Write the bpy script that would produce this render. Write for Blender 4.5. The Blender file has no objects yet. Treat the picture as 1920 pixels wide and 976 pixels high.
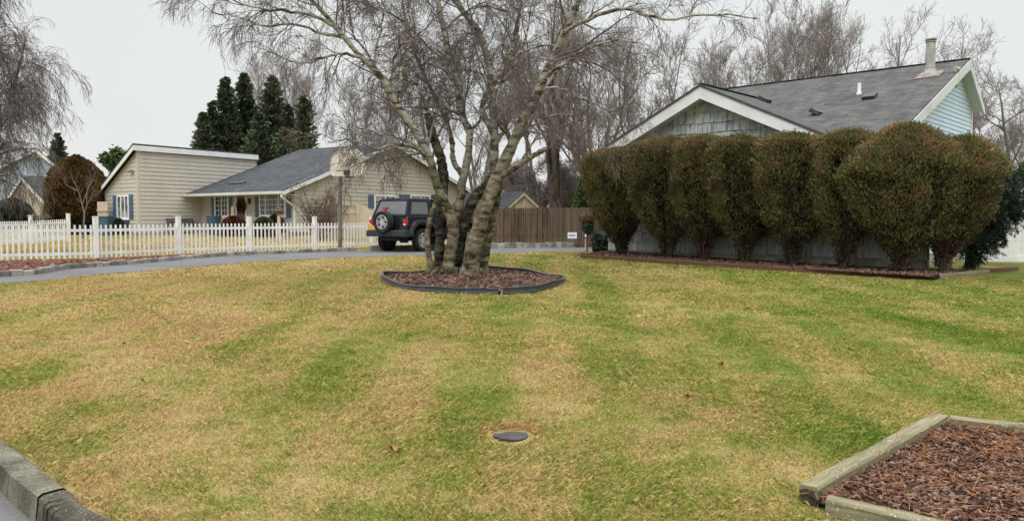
import bpy, math, random
import numpy as np
from mathutils import Matrix, Vector
R = math.radians
rng = np.random.default_rng(11)
random.seed(5)
sc = bpy.context.scene
col = sc.collection
UP = Vector((0, 0, 1))

# ------------------------------------------------------------------ camera model
F = 1487.0; HOR = 414.0; CAMZ = 1.55
TH = math.atan((488 - HOR) / F)
cam_d = bpy.data.cameras.new('camera'); cam = bpy.data.objects.new('camera', cam_d); col.objects.link(cam)
cam.location = (0, 0, CAMZ); cam.rotation_euler = (math.pi / 2 - TH, 0, 0)
cam_d.sensor_width = 36; cam_d.lens = 36 * F / 1920; cam_d.clip_end = 3000; cam_d.clip_start = .05
sc.camera = cam

def ray(px, py):
    u = (px - 960) / F; v = (488 - py) / F
    return Vector((u, math.cos(TH) + v * math.sin(TH), -math.sin(TH) + v * math.cos(TH)))
def at(px, py, D):                       # point at depth D
    d = ray(px, py); return Vector((0, 0, CAMZ)) + d * (D / d.y)
def xat(px, D): return at(px, HOR, D).x

def terrain(x, y):
    x = np.asarray(x, float); y = np.asarray(y, float)
    z = .55 * (1 - np.exp(-np.maximum(y - 3, 0) / 9))
    z = z + .10 * np.exp(-((x - 3) ** 2 + (y - 21.5) ** 2) / 12)
    s = np.clip((y - 31) / 9, 0, 1); z = z + .28 * s * s * (3 - 2 * s)
    z = z + .012 * np.sin(x * .9 + 1) * np.sin(y * .7) * np.clip((y - 5) / 3, 0, 1)
    return z
def tz(x, y): return float(terrain(x, y))
def ground(px, py):                      # pixel -> point on the terrain
    d = ray(px, py); lo, hi = 1.0, 300.0
    f = lambda D: CAMZ + d.z * D / d.y - tz(d.x * D / d.y, D)
    for _ in range(50):
        m = (lo + hi) / 2
        if f(m) > 0: lo = m
        else: hi = m
    x = d.x * lo / d.y
    return Vector((x, lo, tz(x, lo)))
def hit(px, py, P, n):
    d = ray(px, py); C = Vector((0, 0, CAMZ))
    return C + d * ((P - C).dot(n) / d.dot(n))

# ------------------------------------------------------------------ materials
def mk(name):
    m = bpy.data.materials.new(name); m.use_nodes = True
    nt = m.node_tree; b = nt.nodes['Principled BSDF']
    return m, nt, b
def N(nt, t, **k):
    n = nt.nodes.new(t)
    for a, v in k.items():
        if a.startswith('i_'): n.inputs[a[2:].replace('_', ' ')].default_value = v
        else: setattr(n, a, v)
    return n
def c4(c): return (c[0], c[1], c[2], 1)
def ramp(nt, fac, stops, interp='LINEAR'):
    r = nt.nodes.new('ShaderNodeValToRGB'); cr = r.color_ramp; cr.interpolation = interp
    while len(cr.elements) < len(stops): cr.elements.new(.5)
    for e, (p, c) in zip(cr.elements, stops): e.position = p; e.color = c4(c)
    nt.links.new(fac, r.inputs[0]); return r.outputs[0]
def coords(nt, scale=(1, 1, 1), rot=(0, 0, 0)):
    t = N(nt, 'ShaderNodeTexCoord'); mp = N(nt, 'ShaderNodeMapping')
    mp.inputs['Scale'].default_value = scale; mp.inputs['Rotation'].default_value = rot
    nt.links.new(t.outputs['Object'], mp.inputs['Vector']); return mp.outputs[0]
def noise(nt, vec, scale, detail=4, rough=.55, dist=0):
    n = N(nt, 'ShaderNodeTexNoise'); n.inputs['Scale'].default_value = scale
    n.inputs['Detail'].default_value = detail; n.inputs['Roughness'].default_value = rough
    n.inputs['Distortion'].default_value = dist
    nt.links.new(vec, n.inputs['Vector']); return n.outputs['Fac']
def mixc(nt, fac, a, b, mode='MIX'):
    m = N(nt, 'ShaderNodeMix', data_type='RGBA', blend_type=mode)
    for s, v in ((0, fac), (6, a), (7, b)):
        if isinstance(v, (int, float)): m.inputs[s].default_value = v
        elif isinstance(v, tuple): m.inputs[s].default_value = c4(v)
        else: nt.links.new(v, m.inputs[s])
    return m.outputs[2]
def math_(nt, op, a, b=0.0, c=None):
    m = N(nt, 'ShaderNodeMath', operation=op)
    for i, v in enumerate((a, b) if c is None else (a, b, c)):
        if isinstance(v, (int, float)): m.inputs[i].default_value = v
        else: nt.links.new(v, m.inputs[i])
    return m.outputs[0]
def bump(nt, b, h, strength=.5, dist=.01):
    n = N(nt, 'ShaderNodeBump'); n.inputs['Strength'].default_value = strength; n.inputs['Distance'].default_value = dist
    nt.links.new(h, n.inputs['Height']); nt.links.new(n.outputs[0], b.inputs['Normal'])
def attr(nt, name='rnd'):
    a = N(nt, 'ShaderNodeAttribute', attribute_name=name); return a.outputs['Fac']

def simple(name, c, rough=.6, metal=0, var=.12, sc_=6, spec=None, bmp=0, stretch=(1, 1, 1)):
    """a painted / plain surface with slight dirt variation"""
    m, nt, b = mk(name); v = coords(nt, stretch)
    n = noise(nt, v, sc_, 5, .6)
    lo = tuple(x * (1 - var * 1.6) for x in c); hi = tuple(min(1, x * (1 + var)) for x in c)
    nt.links.new(ramp(nt, n, [(.3, lo), (.62, hi)]), b.inputs['Base Color'])
    b.inputs['Roughness'].default_value = rough; b.inputs['Metallic'].default_value = metal
    if spec is not None: b.inputs['Specular IOR Level'].default_value = spec
    if bmp: bump(nt, b, noise(nt, v, sc_ * 6, 4), bmp)
    return m

def rndmat(name, stops, rough=.8, var=.25, nsc=2.0, spec=.2, trans=0):
    """colour by per-face random attribute plus soft patches"""
    m, nt, b = mk(name)
    f = math_(nt, 'MULTIPLY_ADD', noise(nt, coords(nt), nsc, 3), 1.1, math_(nt, 'MULTIPLY_ADD', attr(nt), .75, -.45))
    c = ramp(nt, f, stops)
    nt.links.new(c, b.inputs['Base Color'])
    b.inputs['Roughness'].default_value = rough; b.inputs['Specular IOR Level'].default_value = spec
    if trans:
        tr = N(nt, 'ShaderNodeBsdfTranslucent'); nt.links.new(c, tr.inputs[0])
        mx = N(nt, 'ShaderNodeMixShader'); mx.inputs[0].default_value = trans
        nt.links.new(b.outputs[0], mx.inputs[1]); nt.links.new(tr.outputs[0], mx.inputs[2])
        nt.links.new(mx.outputs[0], nt.nodes['Material Output'].inputs[0])
    return m

def lawn_colour(nt):
    v = coords(nt)
    sep = N(nt, 'ShaderNodeSeparateXYZ'); nt.links.new(v, sep.inputs[0])
    big = noise(nt, coords(nt, (1, .36, 1), (0, 0, .07)), .55, 4, .6)
    med = noise(nt, v, 2.3, 5, .65)
    fine = noise(nt, v, 11, 3, .6)
    wob = math_(nt, 'MULTIPLY_ADD', noise(nt, v, .35, 2), .9, sep.outputs[0])
    xs = math_(nt, 'MULTIPLY_ADD', sep.outputs[1], -.0686, wob)
    st = math_(nt, 'SINE', math_(nt, 'MULTIPLY', xs, 4.9))
    st = math_(nt, 'MINIMUM', math_(nt, 'MAXIMUM', math_(nt, 'MULTIPLY', st, 2.6), -1.0), 1.0)
    st = math_(nt, 'MULTIPLY', st, math_(nt, 'MULTIPLY', math_(nt, 'MAXIMUM', math_(nt, 'SUBTRACT', noise(nt, coords(nt), .45, 3), .22), 0.0), .17))
    # drier to the left, greener to the right
    side = math_(nt, 'MULTIPLY', sep.outputs[0], -.018)
    side = math_(nt, 'MINIMUM', math_(nt, 'MAXIMUM', side, -.075), .12)
    f = math_(nt, 'MULTIPLY_ADD', big, .78, st)
    f = math_(nt, 'ADD', f, side)
    f = math_(nt, 'MULTIPLY_ADD', med, .85, f)
    f = math_(nt, 'MULTIPLY_ADD', fine, .44, f)
    f = math_(nt, 'SUBTRACT', f, .595)
    return f, v

LAWN_STOPS = [(.12, (.14, .215, .033)), (.28, (.25, .295, .058)), (.42, (.36, .325, .10)), (.55, (.50, .395, .16)), (.70, (.56, .40, .20)), (.88, (.41, .27, .135))]
def mat_lawn():
    m, nt, b = mk('lawn_ground'); f, v = lawn_colour(nt)
    c = ramp(nt, f, LAWN_STOPS)
    f2 = noise(nt, v, 55, 3, .7)
    c = mixc(nt, 1.0, c, ramp(nt, f2, [(.3, (.28, .27, .25)), (.6, (.75, .75, .75))]), 'MULTIPLY')
    nt.links.new(c, b.inputs['Base Color']); b.inputs['Roughness'].default_value = .95
    b.inputs['Specular IOR Level'].default_value = .1
    bump(nt, b, f2, .8, .03)
    return m
def mat_blade():
    m, nt, b = mk('grass_blade'); f, v = lawn_colour(nt)
    f = math_(nt, 'ADD', f, math_(nt, 'MULTIPLY_ADD', attr(nt), .34, -.16))
    c = ramp(nt, f, LAWN_STOPS)
    c = mixc(nt, 1.0, c, ramp(nt, attr(nt, 'rnd2'), [(0, (.50, .48, .44)), (.5, (1.0, 1.0, .98)), (1, (1.42, 1.40, 1.3))]), 'MULTIPLY')
    nt.links.new(c, b.inputs['Base Color']); b.inputs['Roughness'].default_value = .7
    b.inputs['Specular IOR Level'].default_value = .15
    tr = N(nt, 'ShaderNodeBsdfTranslucent'); nt.links.new(c, tr.inputs[0])
    mx = N(nt, 'ShaderNodeMixShader'); mx.inputs[0].default_value = .3
    nt.links.new(b.outputs[0], mx.inputs[1]); nt.links.new(tr.outputs[0], mx.inputs[2])
    nt.links.new(mx.outputs[0], nt.nodes['Material Output'].inputs[0])
    return m
def mat_asphalt(name, base, patch=.25):
    m, nt, b = mk(name); v = coords(nt)
    a = noise(nt, v, .8, 5, .6); g = noise(nt, v, 90, 2, .7)
    c = ramp(nt, a, [(.3, tuple(x * (1 - patch) for x in base)), (.7, tuple(x * (1 + patch) for x in base))])
    c = mixc(nt, 1.0, c, ramp(nt, g, [(.35, (.6, .6, .6)), (.62, (1.25, 1.25, 1.3))]), 'MULTIPLY')
    nt.links.new(c, b.inputs['Base Color']); b.inputs['Roughness'].default_value = .85
    bump(nt, b, g, .5, .006); return m
def mat_roof(name, lo, hi, sx=1.0):
    m, nt, b = mk(name)
    uv = N(nt, 'ShaderNodeUVMap')
    v = uv.outputs[0]
    br = N(nt, 'ShaderNodeTexBrick'); br.inputs['Scale'].default_value = 1.0
    br.inputs['Brick Width'].default_value = .3; br.inputs['Row Height'].default_value = .14
    br.inputs['Mortar Size'].default_value = .008; br.inputs['Mortar Smooth'].default_value = .3
    br.inputs['Color1'].default_value = (.62, .62, .62, 1); br.inputs['Color2'].default_value = (1.15, 1.15, 1.15, 1)
    br.inputs['Mortar'].default_value = (.4, .4, .4, 1); nt.links.new(v, br.inputs['Vector'])
    n = noise(nt, v, 1.1, 5, .6); mp = N(nt, 'ShaderNodeMapping'); mp.inputs['Scale'].default_value = (3, .5, 1)
    nt.links.new(v, mp.inputs[0]); n2 = noise(nt, mp.outputs[0], 1.5, 4)
    nn = math_(nt, 'MULTIPLY', math_(nt, 'ADD', n, n2), .5)
    c = ramp(nt, nn, [(.35, lo), (.65, hi)])
    c = mixc(nt, .75, c, br.outputs['Color'], 'MULTIPLY')
    g = noise(nt, v, 60, 2, .7)
    c = mixc(nt, 1.0, c, ramp(nt, g, [(.35, (.75, .75, .75)), (.65, (1.2, 1.2, 1.2))]), 'MULTIPLY')
    nt.links.new(c, b.inputs['Base Color']); b.inputs['Roughness'].default_value = .95
    b.inputs['Specular IOR Level'].default_value = .1
    bump(nt, b, br.outputs['Fac'], -.4, .01); return m
def mat_siding(name, base, dirt=.15, dirtcol=(.3, .24, .17)):
    m, nt, b = mk(name); v = coords(nt)
    n = noise(nt, coords(nt, (1, 1, .45)), 1.1, 5, .6); n2 = noise(nt, v, 5, 3)
    c = ramp(nt, n, [(.3, tuple(x * .90 for x in base)), (.7, tuple(x * 1.05 for x in base))])
    c = mixc(nt, math_(nt, 'MULTIPLY', ramp(nt, n2, [(.5, (0, 0, 0)), (.75, (1, 1, 1))]), dirt), c, dirtcol)
    nt.links.new(c, b.inputs['Base Color']); b.inputs['Roughness'].default_value = .6
    b.inputs['Specular IOR Level'].default_value = .3; return m
def mat_birch(name='birch_bark', pale=(.30, .255, .18), mid=(.13, .11, .07), dark=(.022, .02, .016)):
    m, nt, b = mk(name); v = coords(nt, (1, 1, 2.6))
    n = noise(nt, v, 3.2, 6, .7, .4); n2 = noise(nt, coords(nt, (1, 1, .5)), 9, 4, .6)
    hb = noise(nt, coords(nt, (1.5, 1.5, 7)), 3.0, 3, .6)
    c = ramp(nt, n, [(.40, dark), (.48, mid), (.62, pale), (.75, tuple(x * 1.3 for x in pale))])
    c = mixc(nt, ramp(nt, n2, [(.5, (0, 0, 0)), (.68, (.7, .7, .7))]), c, (.13, .135, .06))
    c = mixc(nt, ramp(nt, hb, [(.63, (0, 0, 0)), (.70, (.6, .6, .6))]), c, (.045, .038, .03))
    sz = N(nt, 'ShaderNodeSeparateXYZ'); tcx = N(nt, 'ShaderNodeTexCoord'); nt.links.new(tcx.outputs['Object'], sz.inputs[0])
    up_ = math_(nt, 'MULTIPLY', math_(nt, 'SUBTRACT', sz.outputs[2], 1.6), .5)
    wm = noise(nt, coords(nt, (1.4, 1.4, 4)), 2.6, 4, .65)
    wh = ramp(nt, wm, [(.44, (.05, .045, .04)), (.50, (.34, .31, .25)), (.7, (.52, .49, .42))])
    if pale[0] > .2: c = mixc(nt, ramp(nt, up_, [(.05, (0, 0, 0)), (.7, (.85, .85, .85))]), c, wh)
    nt.links.new(c, b.inputs['Base Color']); b.inputs['Roughness'].default_value = .9
    b.inputs['Specular IOR Level'].default_value = .15
    bump(nt, b, n, .9, .04); return m
def mat_bark(name, lo, hi):
    m, nt, b = mk(name); v = coords(nt, (1, 1, .3))
    n = noise(nt, v, 9, 5, .7)
    nt.links.new(ramp(nt, n, [(.35, lo), (.65, hi)]), b.inputs['Base Color']); b.inputs['Roughness'].default_value = .95
    b.inputs['Specular IOR Level'].default_value = .1
    bump(nt, b, n, .7, .03); return m
def mat_wood(name, lo, hi, axis_scale=(1, 14, 14), green=None, lichen=False, rnd=False):
    m, nt, b = mk(name); v = coords(nt, axis_scale)
    n = noise(nt, v, 2.2, 6, .7)
    if rnd: n = math_(nt, 'ADD', n, math_(nt, 'MULTIPLY_ADD', attr(nt), .3, -.15))
    c = ramp(nt, n, [(.32, lo), (.66, hi)])
    if green: c = mixc(nt, ramp(nt, noise(nt, coords(nt), 2.5, 4), [(.45, (0, 0, 0)), (.65, (.6, .6, .6))]), c, green)
    if lichen:
        l = noise(nt, coords(nt), 60, 4, .6); g = noise(nt, coords(nt), 3.0, 2)
        lf = math_(nt, 'MULTIPLY', ramp(nt, l, [(.6, (0, 0, 0)), (.66, (1, 1, 1))]), ramp(nt, g, [(.42, (0, 0, 0)), (.55, (1, 1, 1))]))
        c = mixc(nt, lf, c, (.44, .45, .37))
    nt.links.new(c, b.inputs['Base Color']); b.inputs['Roughness'].default_value = .9
    b.inputs['Specular IOR Level'].default_value = .15
    bump(nt, b, n, .6, .01); return m
def mat_stone(name, lo, hi, speck=None):
    m, nt, b = mk(name); v = coords(nt)
    n = noise(nt, v, 3.5, 6, .65); g = noise(nt, v, 70, 2, .6)
    n = math_(nt, 'ADD', n, math_(nt, 'MULTIPLY_ADD', attr(nt), .3, -.15))
    c = ramp(nt, n, [(.3, lo), (.68, hi)])
    c = mixc(nt, 1.0, c, ramp(nt, g, [(.35, (.7, .7, .7)), (.65, (1.2, 1.2, 1.2))]), 'MULTIPLY')
    if speck:
        vo = N(nt, 'ShaderNodeTexVoronoi'); vo.inputs['Scale'].default_value = 42; nt.links.new(v, vo.inputs['Vector'])
        c = mixc(nt, ramp(nt, vo.outputs['Distance'], [(.10, (1, 1, 1)), (.17, (0, 0, 0))]), c, speck)
    nt.links.new(c, b.inputs['Base Color']); b.inputs['Roughness'].default_value = .92
    b.inputs['Specular IOR Level'].default_value = .15
    bump(nt, b, n, .6, .02); return m
def mat_glass(name, c=(.03, .035, .04), rough=.06):
    m, nt, b = mk(name)
    n = noise(nt, coords(nt), 1.6, 2)
    nt.links.new(ramp(nt, n, [(.4, tuple(x * .5 for x in c)), (.62, tuple(x * 2.2 for x in c))]), b.inputs['Base Color'])
    b.inputs['Roughness'].default_value = rough; b.inputs['Specular IOR Level'].default_value = .55
    return m
def mat_clear(name, tint=(.55, .58, .58), fac=.45):
    m, nt, b = mk(name)
    b.inputs['Base Color'].default_value = c4(tint); b.inputs['Roughness'].default_value = .12
    t = N(nt, 'ShaderNodeBsdfTransparent'); t.inputs[0].default_value = (.85, .87, .87, 1)
    mx = N(nt, 'ShaderNodeMixShader'); mx.inputs[0].default_value = fac
    nt.links.new(t.outputs[0], mx.inputs[1]); nt.links.new(b.outputs[0], mx.inputs[2])
    nt.links.new(mx.outputs[0], nt.nodes['Material Output'].inputs[0]); return m

M = {}
M['lawn'] = mat_lawn(); M['blade'] = mat_blade()
M['drive'] = mat_asphalt('driveway_asphalt', (.112, .111, .112)); M['road'] = mat_asphalt('road_asphalt', (.125, .118, .112), .12)
M['kerb'] = mat_stone('concrete_kerb', (.055, .05, .036), (.20, .185, .14), (.36, .34, .28))
M['block'] = mat_stone('granite_block', (.15, .14, .12), (.40, .38, .335))
M['mulch'] = simple('mulch_bed', (.085, .046, .034), .95, 0, .4, 30, .05, .8)
M['chip'] = rndmat('mulch_chip', [(.05, (.022, .013, .010)), (.35, (.075, .040, .030)), (.6, (.15, .085, .060)), (.85, (.27, .18, .13))], .85, nsc=3)
M['chip_red'] = rndmat('red_mulch_chip', [(.05, (.06, .025, .02)), (.4, (.16, .07, .055)), (.7, (.24, .115, .09)), (.95, (.36, .24, .18))], .9, nsc=2)
M['needle'] = rndmat('pine_needle', [(.1, (.16, .06, .025)), (.5, (.36, .15, .06)), (.9, (.5, .27, .12))], .7)
M['timber'] = mat_wood('weathered_timber', (.08, .07, .04), (.30, .265, .165), (1.2, 16, 16), (.18, .17, .095), True)
M['timber_red'] = mat_wood('brown_timber', (.06, .035, .022), (.19, .10, .062), (1.2, 14, 14))
M['plastic'] = simple('black_edging', (.038, .042, .047), .45, 0, .25, 5, .5)
M['white'] = simple('white_vinyl', (.78, .775, .75), .45, 0, .09, 2.2, .4)
M['trim'] = simple('white_trim', (.70, .71, .71), .55, 0, .06, 2, .3)
M['trim_grey'] = simple('grey_white_trim', (.56, .575, .56), .6, 0, .08, 1.5, .3)
M['beige'] = mat_siding('beige_siding', (.50, .47, .405))
M['beige_post'] = simple('beige_trim', (.50, .465, .39), .6, 0, .06)
M['bluesiding'] = mat_siding('pale_blue_siding', (.51, .625, .735), .08, (.5, .5, .5))
M['blue_far'] = mat_siding('blue_siding', (.30, .365, .43), .1, (.4, .4, .4))
M['roof_dark'] = mat_roof('dark_shingle_roof', (.050, .053, .060), (.095, .098, .105))
M['roof_grey'] = mat_roof('grey_shingle_roof', (.078, .080, .077), (.128, .128, .122))
M['navy'] = simple('blue_shutter', (.075, .125, .195), .6, 0, .2, 4)
M['glass'] = mat_glass('window_glass')
M['curtain'] = mat_glass('window_with_curtain', (.16, .16, .155), .15)
M['door'] = simple('white_door', (.68, .68, .66), .5)
M['conc'] = simple('concrete_foundation', (.30, .28, .24), .9, 0, .3, 3, .1, .4)
M['metal'] = simple('grey_metal', (.35, .34, .31), .5, .5, .25, 5)
M['galv'] = mat_stone('rusty_flue_metal', (.20, .165, .13), (.46, .45, .42))
M['vent'] = simple('roof_vent', (.045, .048, .055), .6, 0, .3)
M['birch'] = mat_birch(); M['birch_dark'] = mat_birch('dark_birch_bark', (.13, .11, .075), (.035, .03, .022), (.010, .009, .008))
M['twig'] = mat_bark('birch_twig', (.10, .082, .075), (.22, .185, .165))
M['twig_red'] = mat_bark('reddish_twig', (.18, .155, .148), (.35, .305, .29))
M['bark_far'] = mat_bark('grey_bark', (.10, .082, .068), (.22, .185, .155))
M['bark_dark'] = mat_bark('dark_bark', (.03, .024, .02), (.11, .088, .07))
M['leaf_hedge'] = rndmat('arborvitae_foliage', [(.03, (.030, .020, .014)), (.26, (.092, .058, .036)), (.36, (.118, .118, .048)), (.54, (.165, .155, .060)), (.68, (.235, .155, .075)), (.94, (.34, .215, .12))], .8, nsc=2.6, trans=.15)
M['leaf_rust'] = rndmat('bronzed_foliage', [(.05, (.03, .022, .01)), (.4, (.085, .058, .022)), (.65, (.155, .085, .032)), (.95, (.23, .13, .05))], .85, nsc=1.6, trans=.15)
M['leaf_con'] = rndmat('conifer_foliage', [(.1, (.024, .034, .022)), (.5, (.072, .092, .052)), (.9, (.15, .175, .095))], .8, nsc=.8)
M['leaf_pine'] = rndmat('dark_pine_foliage', [(.1, (.010, .017, .014)), (.5, (.024, .045, .032)), (.9, (.07, .10, .065))], .7, nsc=2)
M['leaf_grn'] = rndmat('green_foliage', [(.1, (.02, .035, .012)), (.5, (.06, .10, .03)), (.9, (.13, .16, .06))], .8, nsc=2)
M['leaf_mar'] = rndmat('maroon_foliage', [(.1, (.03, .008, .008)), (.5, (.11, .03, .025)), (.9, (.21, .08, .05))], .8, nsc=3)
M['leaf_tan'] = rndmat('tan_foliage', [(.1, (.08, .05, .03)), (.5, (.2, .13, .08)), (.9, (.32, .23, .15))], .8, nsc=3)
M['fencewood'] = mat_wood('stockade_wood', (.055, .036, .026), (.165, .115, .085), (9, 9, .5), (.105, .095, .06), rnd=True)
M['tanvinyl'] = simple('tan_vinyl', (.52, .43, .32), .55, 0, .06, 2)
M['shedwall'] = mat_wood('shed_siding', (.30, .24, .18), (.44, .37, .29), (8, 8, .5), rnd=True)
M['stucco'] = mat_stone('cream_stone', (.36, .31, .23), (.58, .52, .41))
M['board'] = simple('backboard_paint', (.64, .60, .50), .6, 0, .12, 3)
M['iron'] = simple('dark_iron', (.03, .03, .032), .5, .3, .2)
M['pole'] = simple('grey_pole', (.17, .16, .145), .55, .3, .3, 4)
M['carpaint'] = simple('black_car_paint', (.012, .014, .017), .22, 0, .2, 2, .6)
M['cartrim'] = simple('car_plastic', (.028, .033, .040), .6, 0, .15, 5, .4)
M['canvas'] = simple('soft_top_fabric', (.026, .027, .031), .9, 0, .2, 4, .1, .3)
M['tyre'] = simple('tyre_rubber', (.018, .018, .019), .8, 0, .25, 9, .3)
M['alloy'] = simple('alloy_rim', (.62, .62, .62), .35, .6, .08, 4)
M['vinylwin'] = mat_clear('clear_vinyl_window', (.22, .22, .225), .5)
M['redlamp'] = simple('red_lamp', (.42, .02, .022), .2, 0, .2, 20, .6)
M['clearlamp'] = simple('clear_lamp', (.7, .68, .66), .2, 0, .1, 20, .6)
M['plate'] = simple('yellow_plate', (.68, .36, .07), .5, 0, .1, 20)
M['signblue'] = simple('sign_blue', (.05, .08, .30), .5)
M['signred'] = simple('sign_red', (.5, .05, .05), .5)
M['stake'] = simple('pale_stake', (.55, .42, .33), .7)
M['slate'] = simple('slate_cover', (.05, .045, .04), .7, 0, .3, 12, .3, .5)
M['deadleaf'] = rndmat('fallen_leaf', [(.1, (.12, .04, .02)), (.5, (.28, .10, .04)), (.9, (.42, .22, .10))], .7)
M['planter'] = simple('blue_planter', (.045, .09, .13), .4)
M['pebble'] = simple('pale_pebble', (.62, .58, .5), .8)

# ------------------------------------------------------------------ object helpers
FR = {}
def tag(o, label=None, cat=None, group=None, kind=None):
    if label: o['label'] = label
    if cat: o['category'] = cat
    if group: o['group'] = group
    if kind: o['kind'] = kind
    return o
def thing(name, label, cat, loc, rotz=0, group=None):
    o = bpy.data.objects.new(name, None); col.objects.link(o)
    o.empty_display_size = .2
    o.location = loc; o.rotation_euler = (0, 0, rotz)
    FR[o] = (Matrix.Translation(Vector(loc)) @ Matrix.Rotation(rotz, 4, 'Z')).inverted()
    return tag(o, label, cat, group)

class MB:
    def __init__(s): s.v = []; s.f = []; s.r = []; s.uv = None
    def face(s, pts, r=None):
        i = len(s.v); s.v.extend([tuple(p) for p in pts]); s.f.append(tuple(range(i, i + len(pts)))); s.r.append(random.random() if r is None else r)
    def hexa(s, c, r=None):   # 8 corners: bottom 4 (ccw), top 4
        i = len(s.v); s.v.extend([tuple(p) for p in c]); r = random.random() if r is None else r
        for q in ((3, 2, 1, 0), (4, 5, 6, 7), (0, 1, 5, 4), (1, 2, 6, 5), (2, 3, 7, 6), (3, 0, 4, 7)):
            s.f.append(tuple(i + k for k in q)); s.r.append(r)
        return s
    def box(s, x0, x1, y0, y1, z0, z1, r=None):
        return s.hexa([(x0, y0, z0), (x1, y0, z0), (x1, y1, z0), (x0, y1, z0), (x0, y0, z1), (x1, y0, z1), (x1, y1, z1), (x0, y1, z1)], r)
    def obox(s, A, d, n, s0, s1, d0, d1, z0, z1, r=None):  # A + s*d + depth*n, absolute z
        A = Vector((A[0], A[1], 0)); P = lambda a, b, z: A + d * a + n * b + UP * z
        return s.hexa([P(s0, d0, z0), P(s1, d0, z0), P(s1, d1, z0), P(s0, d1, z0), P(s0, d0, z1), P(s1, d0, z1), P(s1, d1, z1), P(s0, d1, z1)], r)
    def beam(s, a, b, w, h, up=UP, r=None):
        a = Vector(a); b = Vector(b); d = (b - a).normalized(); sx = d.cross(up).normalized() * w / 2; sz = sx.cross(d).normalized() * h / 2
        return s.hexa([a - sx - sz, a + sx - sz, b + sx - sz, b - sx - sz, a - sx + sz, a + sx + sz, b + sx + sz, b - sx + sz], r)
    def tube(s, pts, rad, n=8, cap=True, r=None):
        pts = [Vector(p) for p in pts]
        if not hasattr(rad, '__len__'): rad = [rad] * len(pts)
        base = len(s.v); r = random.random() if r is None else r; ref = None
        for i, p in enumerate(pts):
            d = (pts[min(i + 1, len(pts) - 1)] - pts[max(i - 1, 0)]).normalized()
            if ref is None: ref = d.orthogonal().normalized()
            a = (ref - d * ref.dot(d)).normalized(); ref = a; b = d.cross(a)
            for k in range(n):
                t = 2 * math.pi * k / n; s.v.append(tuple(p + (a * math.cos(t) + b * math.sin(t)) * rad[i]))
        for i in range(len(pts) - 1):
            for k in range(n):
                k2 = (k + 1) % n; s.f.append((base + i * n + k, base + i * n + k2, base + (i + 1) * n + k2, base + (i + 1) * n + k)); s.r.append(r)
        if cap:
            s.f.append(tuple(base + k for k in range(n))[::-1]); s.r.append(r)
            s.f.append(tuple(base + (len(pts) - 1) * n + k for k in range(n))); s.r.append(r)
        return s
    def prism(s, poly, a, b):     # poly list of Vector; extruded from offset a to offset b (vectors)
        n = len(poly); i = len(s.v); r = random.random()
        s.v.extend([tuple(Vector(p) + a) for p in poly]); s.v.extend([tuple(Vector(p) + b) for p in poly])
        s.f.append(tuple(range(i, i + n))[::-1]); s.f.append(tuple(range(i + n, i + 2 * n))); s.r += [r, r]
        for k in range(n):
            k2 = (k + 1) % n; s.f.append((i + k, i + k2, i + n + k2, i + n + k)); s.r.append(r)
        return s
    def build(s, name, mat, parent=None, local=False, smooth=False, bevel=0, uvf=None):
        me = bpy.data.meshes.new(name); vs = s.v
        fr = FR.get(parent) if parent else None
        if fr is not None and not local: vs = [tuple(fr @ Vector(p)) for p in vs]
        me.from_pydata(vs, [], s.f); me.update()
        a = me.attributes.new('rnd', 'FLOAT', 'FACE'); a.data.foreach_set('value', s.r)
        if uvf:
            uv = me.uv_layers.new(name='UVMap')
            for lp in me.loops: uv.data[lp.index].uv = uvf(Vector(s.v[lp.vertex_index]))
        me.materials.append(mat)
        if smooth:
            for p in me.polygons: p.use_smooth = True
        o = bpy.data.objects.new(name, me); col.objects.link(o)
        if parent:
            o.parent = parent; FR[o] = FR[parent]
        if bevel:
            b = o.modifiers.new('bevel', 'BEVEL'); b.width = bevel; b.segments = 2; b.limit_method = 'ANGLE'
        return o

def npmesh(name, V, Fa, mat, parent=None, rnd=None, rnd2=None, smooth=False, world=True):
    """fast mesh from arrays; Fa (n,k) faces"""
    V = np.asarray(V, np.float32).reshape(-1, 3); Fa = np.asarray(Fa, np.int32)
    if parent is not None and world:
        m = np.array(FR[parent]); V = V @ m[:3, :3].T + m[:3, 3]
    n, k = Fa.shape
    me = bpy.data.meshes.new(name)
    me.vertices.add(len(V)); me.vertices.foreach_set('co', V.astype(np.float32).ravel())
    me.loops.add(n * k); me.loops.foreach_set('vertex_index', Fa.ravel())
    me.polygons.add(n); me.polygons.foreach_set('loop_start', np.arange(0, n * k, k, dtype=np.int32))
    me.polygons.foreach_set('loop_total', np.full(n, k, np.int32))
    if smooth: me.polygons.foreach_set('use_smooth', np.ones(n, bool))
    me.update(calc_edges=True)
    for nm, r in (('rnd', rnd), ('rnd2', rnd2)):
        if r is not None:
            a = me.attributes.new(nm, 'FLOAT', 'FACE'); a.data.foreach_set('value', np.asarray(r, np.float32))
    me.materials.append(mat)
    o = bpy.data.objects.new(name, me); col.objects.link(o)
    if parent is not None: o.parent = parent; FR[o] = FR[parent]
    return o

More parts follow.
